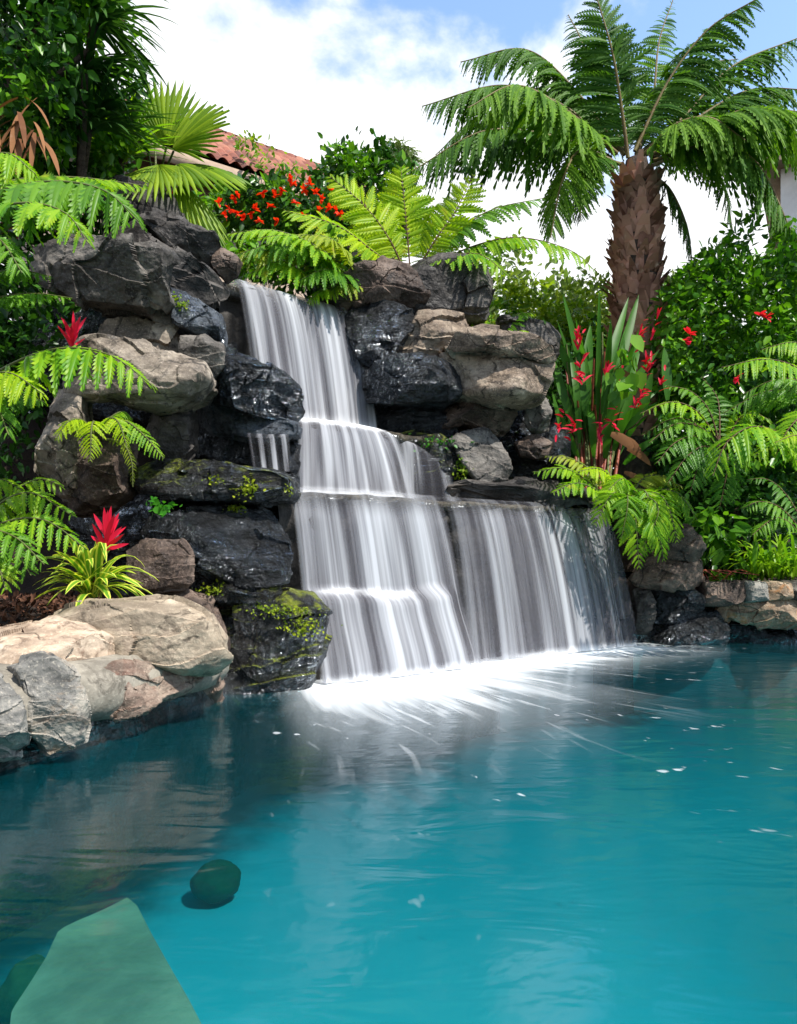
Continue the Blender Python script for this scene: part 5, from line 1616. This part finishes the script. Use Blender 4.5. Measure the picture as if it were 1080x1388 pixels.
t = thing('striped_bromeliad', P(125, 818, 4.75), 'yellow striped bromeliad with a red flower spike growing in the mulch', 'bromeliad')
bb = P(125, 798, 4.66)
g = Geo()
r5 = np.random.RandomState(77)
rosette(g, bb, 70, .41, .05, el=(12, 84), bend=(.6, 1.8), r=r5)
g.build('leaf_rosette', M['varieg'], parent=t)
g = Geo()
tube(g, curve([bb, P(142, 740, 4.72)], 6), .012, k=6)
g.build('flower_stalk', M['redstem'], parent=t)
spike(P(142, 745, 4.7), 15, .21, .030, r5, up=nrm([.10, 0, 1])).build('flower_spike', M['bract'], parent=t)
t = thing('red_bromeliad', P(98, 500, 5.45), 'bromeliad with a single crimson flower spike in the dark hollow', 'bromeliad')
spike(P(98, 472, 5.45), 18, .20, .024, r5, spread=.65, up=nrm([.12, 0, 1])).build('flower_spike', M['bract'], parent=t)
g = Geo()
rosette(g, P(98, 505, 5.5), 14, .26, .035, el=(20, 70), bend=(.4, 1.2), r=r5)
tube(g, curve([P(98, 510, 5.45), P(98, 470, 5.45)], 5), .012, k=6)
g.build('leaf_rosette', M['strap_dark'], parent=t)

# mulch chips
N = 5200
mx = rng.uniform(-3.6, -1.3, N)
my = rng.uniform(3.2, 6.2, N)
dd = pool_sd(mx, my)
ok = dd > .34
mx, my = mx[ok], my[ok]
mz = terrain(mx, my) + rng.uniform(.0, .03, len(mx))
g = Geo()
scatter_leaves(g, np.stack([mx, my, mz], 1), .065, .4, droop=0, upbias=1.2)
struct(g.build('bark_mulch', M['mulch']), 'stuff')

# moss tufts and sprigs on the wet rocks (parts of their rocks)
def tuft(key, px, py, n, size, rad, name='moss', mat='moss', w=.7):
    o, _ = ROCKS[key]
    c = front(key, px, py) + np.array([0, -.02, 0])
    g = Geo()
    pts = c + rng.normal(size=(n, 3)) * rad
    scatter_leaves(g, pts, size, w, mat=0, droop=.2)
    g.build(name, M[mat], parent=o)


tuft('L11', 337, 664, 130, .028, (.045, .02, .04))
tuft('L11', 290, 650, 40, .022, (.03, .02, .02))
tuft('L11', 392, 664, 40, .022, (.02, .02, .025))
tuft('L12', 318, 690, 110, .025, (.045, .02, .02))
tuft('L14', 290, 797, 120, .026, (.06, .03, .02))
tuft('L15', 408, 848, 260, .026, (.08, .05, .035))
tuft('L15', 380, 826, 240, .026, (.12, .06, .02))
tuft('L3b', 232, 408, 70, .03, (.04, .02, .025), name='sprig', mat='leaf_lime')
tuft('L3b', 250, 414, 30, .03, (.03, .02, .015), name='sprig', mat='leaf_lime')
tuft('R10', 625, 636, 90, .04, (.04, .03, .07), name='sprig', mat='leaf_lime')
tuft('R10', 590, 600, 60, .045, (.13, .03, .04), name='sprig', mat='clover')
t = thing('clover_sprig', P(217, 688, 5.5), 'tiny clover like sprig beside the big glistening black boulder', 'plant')
g = Geo()
scatter_leaves(g, P(217, 685, 5.45) + rng.normal(size=(34, 3)) * np.array([.06, .03, .03]), .055, .9)
g.build('foliage', M['clover'], parent=t)

# ------------------------------------------------------------------ light, sky, camera
sd = nrm([.50, -.42, .95])
el, az = math.asin(sd[2]), math.atan2(sd[0], sd[1])
L = bpy.data.lights.new('sun', 'SUN')
L.energy = 4.8
L.angle = math.radians(.6)
L.color = (1, .955, .88)
so = bpy.data.objects.new('sun', L)
COL.objects.link(so)
from mathutils import Vector
so.rotation_euler = Vector(-sd).to_track_quat('-Z', 'Y').to_euler()
so.location = (5, -5, 12)

w = bpy.data.worlds.new('World')
scene.world = w
w.use_nodes = True
w.node_tree.nodes.clear()
t = NT(w.node_tree)
out = t.n('ShaderNodeOutputWorld')
sky = t.n('ShaderNodeTexSky', sky_type='NISHITA', sun_disc=False)
sky.sun_elevation = el
sky.sun_rotation = az
sky.air_density = 1.2
dirv = t.n('ShaderNodeTexCoord').outputs['Generated']
sep = t.n('ShaderNodeSeparateXYZ', {0: dirv})
mp = t.n('ShaderNodeMapping', {'Vector': dirv, 'Location': (.35, .1, .2), 'Scale': (1, 1, 1.3)}).outputs[0]
cn = t.noise(mp, 3.4, 8, .55, .15)
bias = t.math('ADD', t.math('MULTIPLY', t.math('SUBTRACT', .515, sep.outputs[2]), 2.0), t.math('MULTIPLY', t.math('ADD', sep.outputs[0], .08), -.45))
cv = t.math('ADD', cn, bias)
cv = t.math('ADD', cv, t.math('MULTIPLY', t.math('SUBTRACT', sep.outputs[1], .62), .55))
cv = t.math('ADD', cv, t.mapr(sep.outputs[2], .66, .9, 0, 1.1))
mask = t.mapr(cv, .41, .55)
cl = t.mix(t.mapr(t.noise(mp, 6, 6, .6), .35, .7), (8.0, 8.2, 8.5), (9.2, 9.2, 9.2))
bg = t.n('ShaderNodeBackground', {'Color': t.mix(mask, t.mix(1.0, sky.outputs[0], t.mix(t.mapr(sep.outputs[1], -.1, .45), (1.25, 1.28, 1.3), (1.9, 2.0, 2.05)), 'MULTIPLY'), cl), 'Strength': .1})
t.t.links.new(bg.outputs[0], out.inputs[0])

cam = bpy.data.cameras.new('camera')
co = bpy.data.objects.new('camera', cam)
COL.objects.link(co)
co.location = (0, 0, H)
co.rotation_euler = (math.radians(90), 0, 0)
cam.sensor_fit = 'VERTICAL'
cam.sensor_height = 24
cam.lens = F / 1388 * 24
cam.shift_y = (HY - 694) / 1388
cam.clip_end = 500
cam.clip_start = .05
scene.camera = co
scene.view_settings.view_transform = 'Standard'
scene.view_settings.look = 'None'
scene.view_settings.exposure = .66
scene.render.engine = 'CYCLES'
scene.cycles.max_bounces = 10
scene.cycles.transparent_max_bounces = 24
scene.cycles.use_denoising = True
scene.cycles.caustics_reflective = False
scene.cycles.caustics_refractive = False
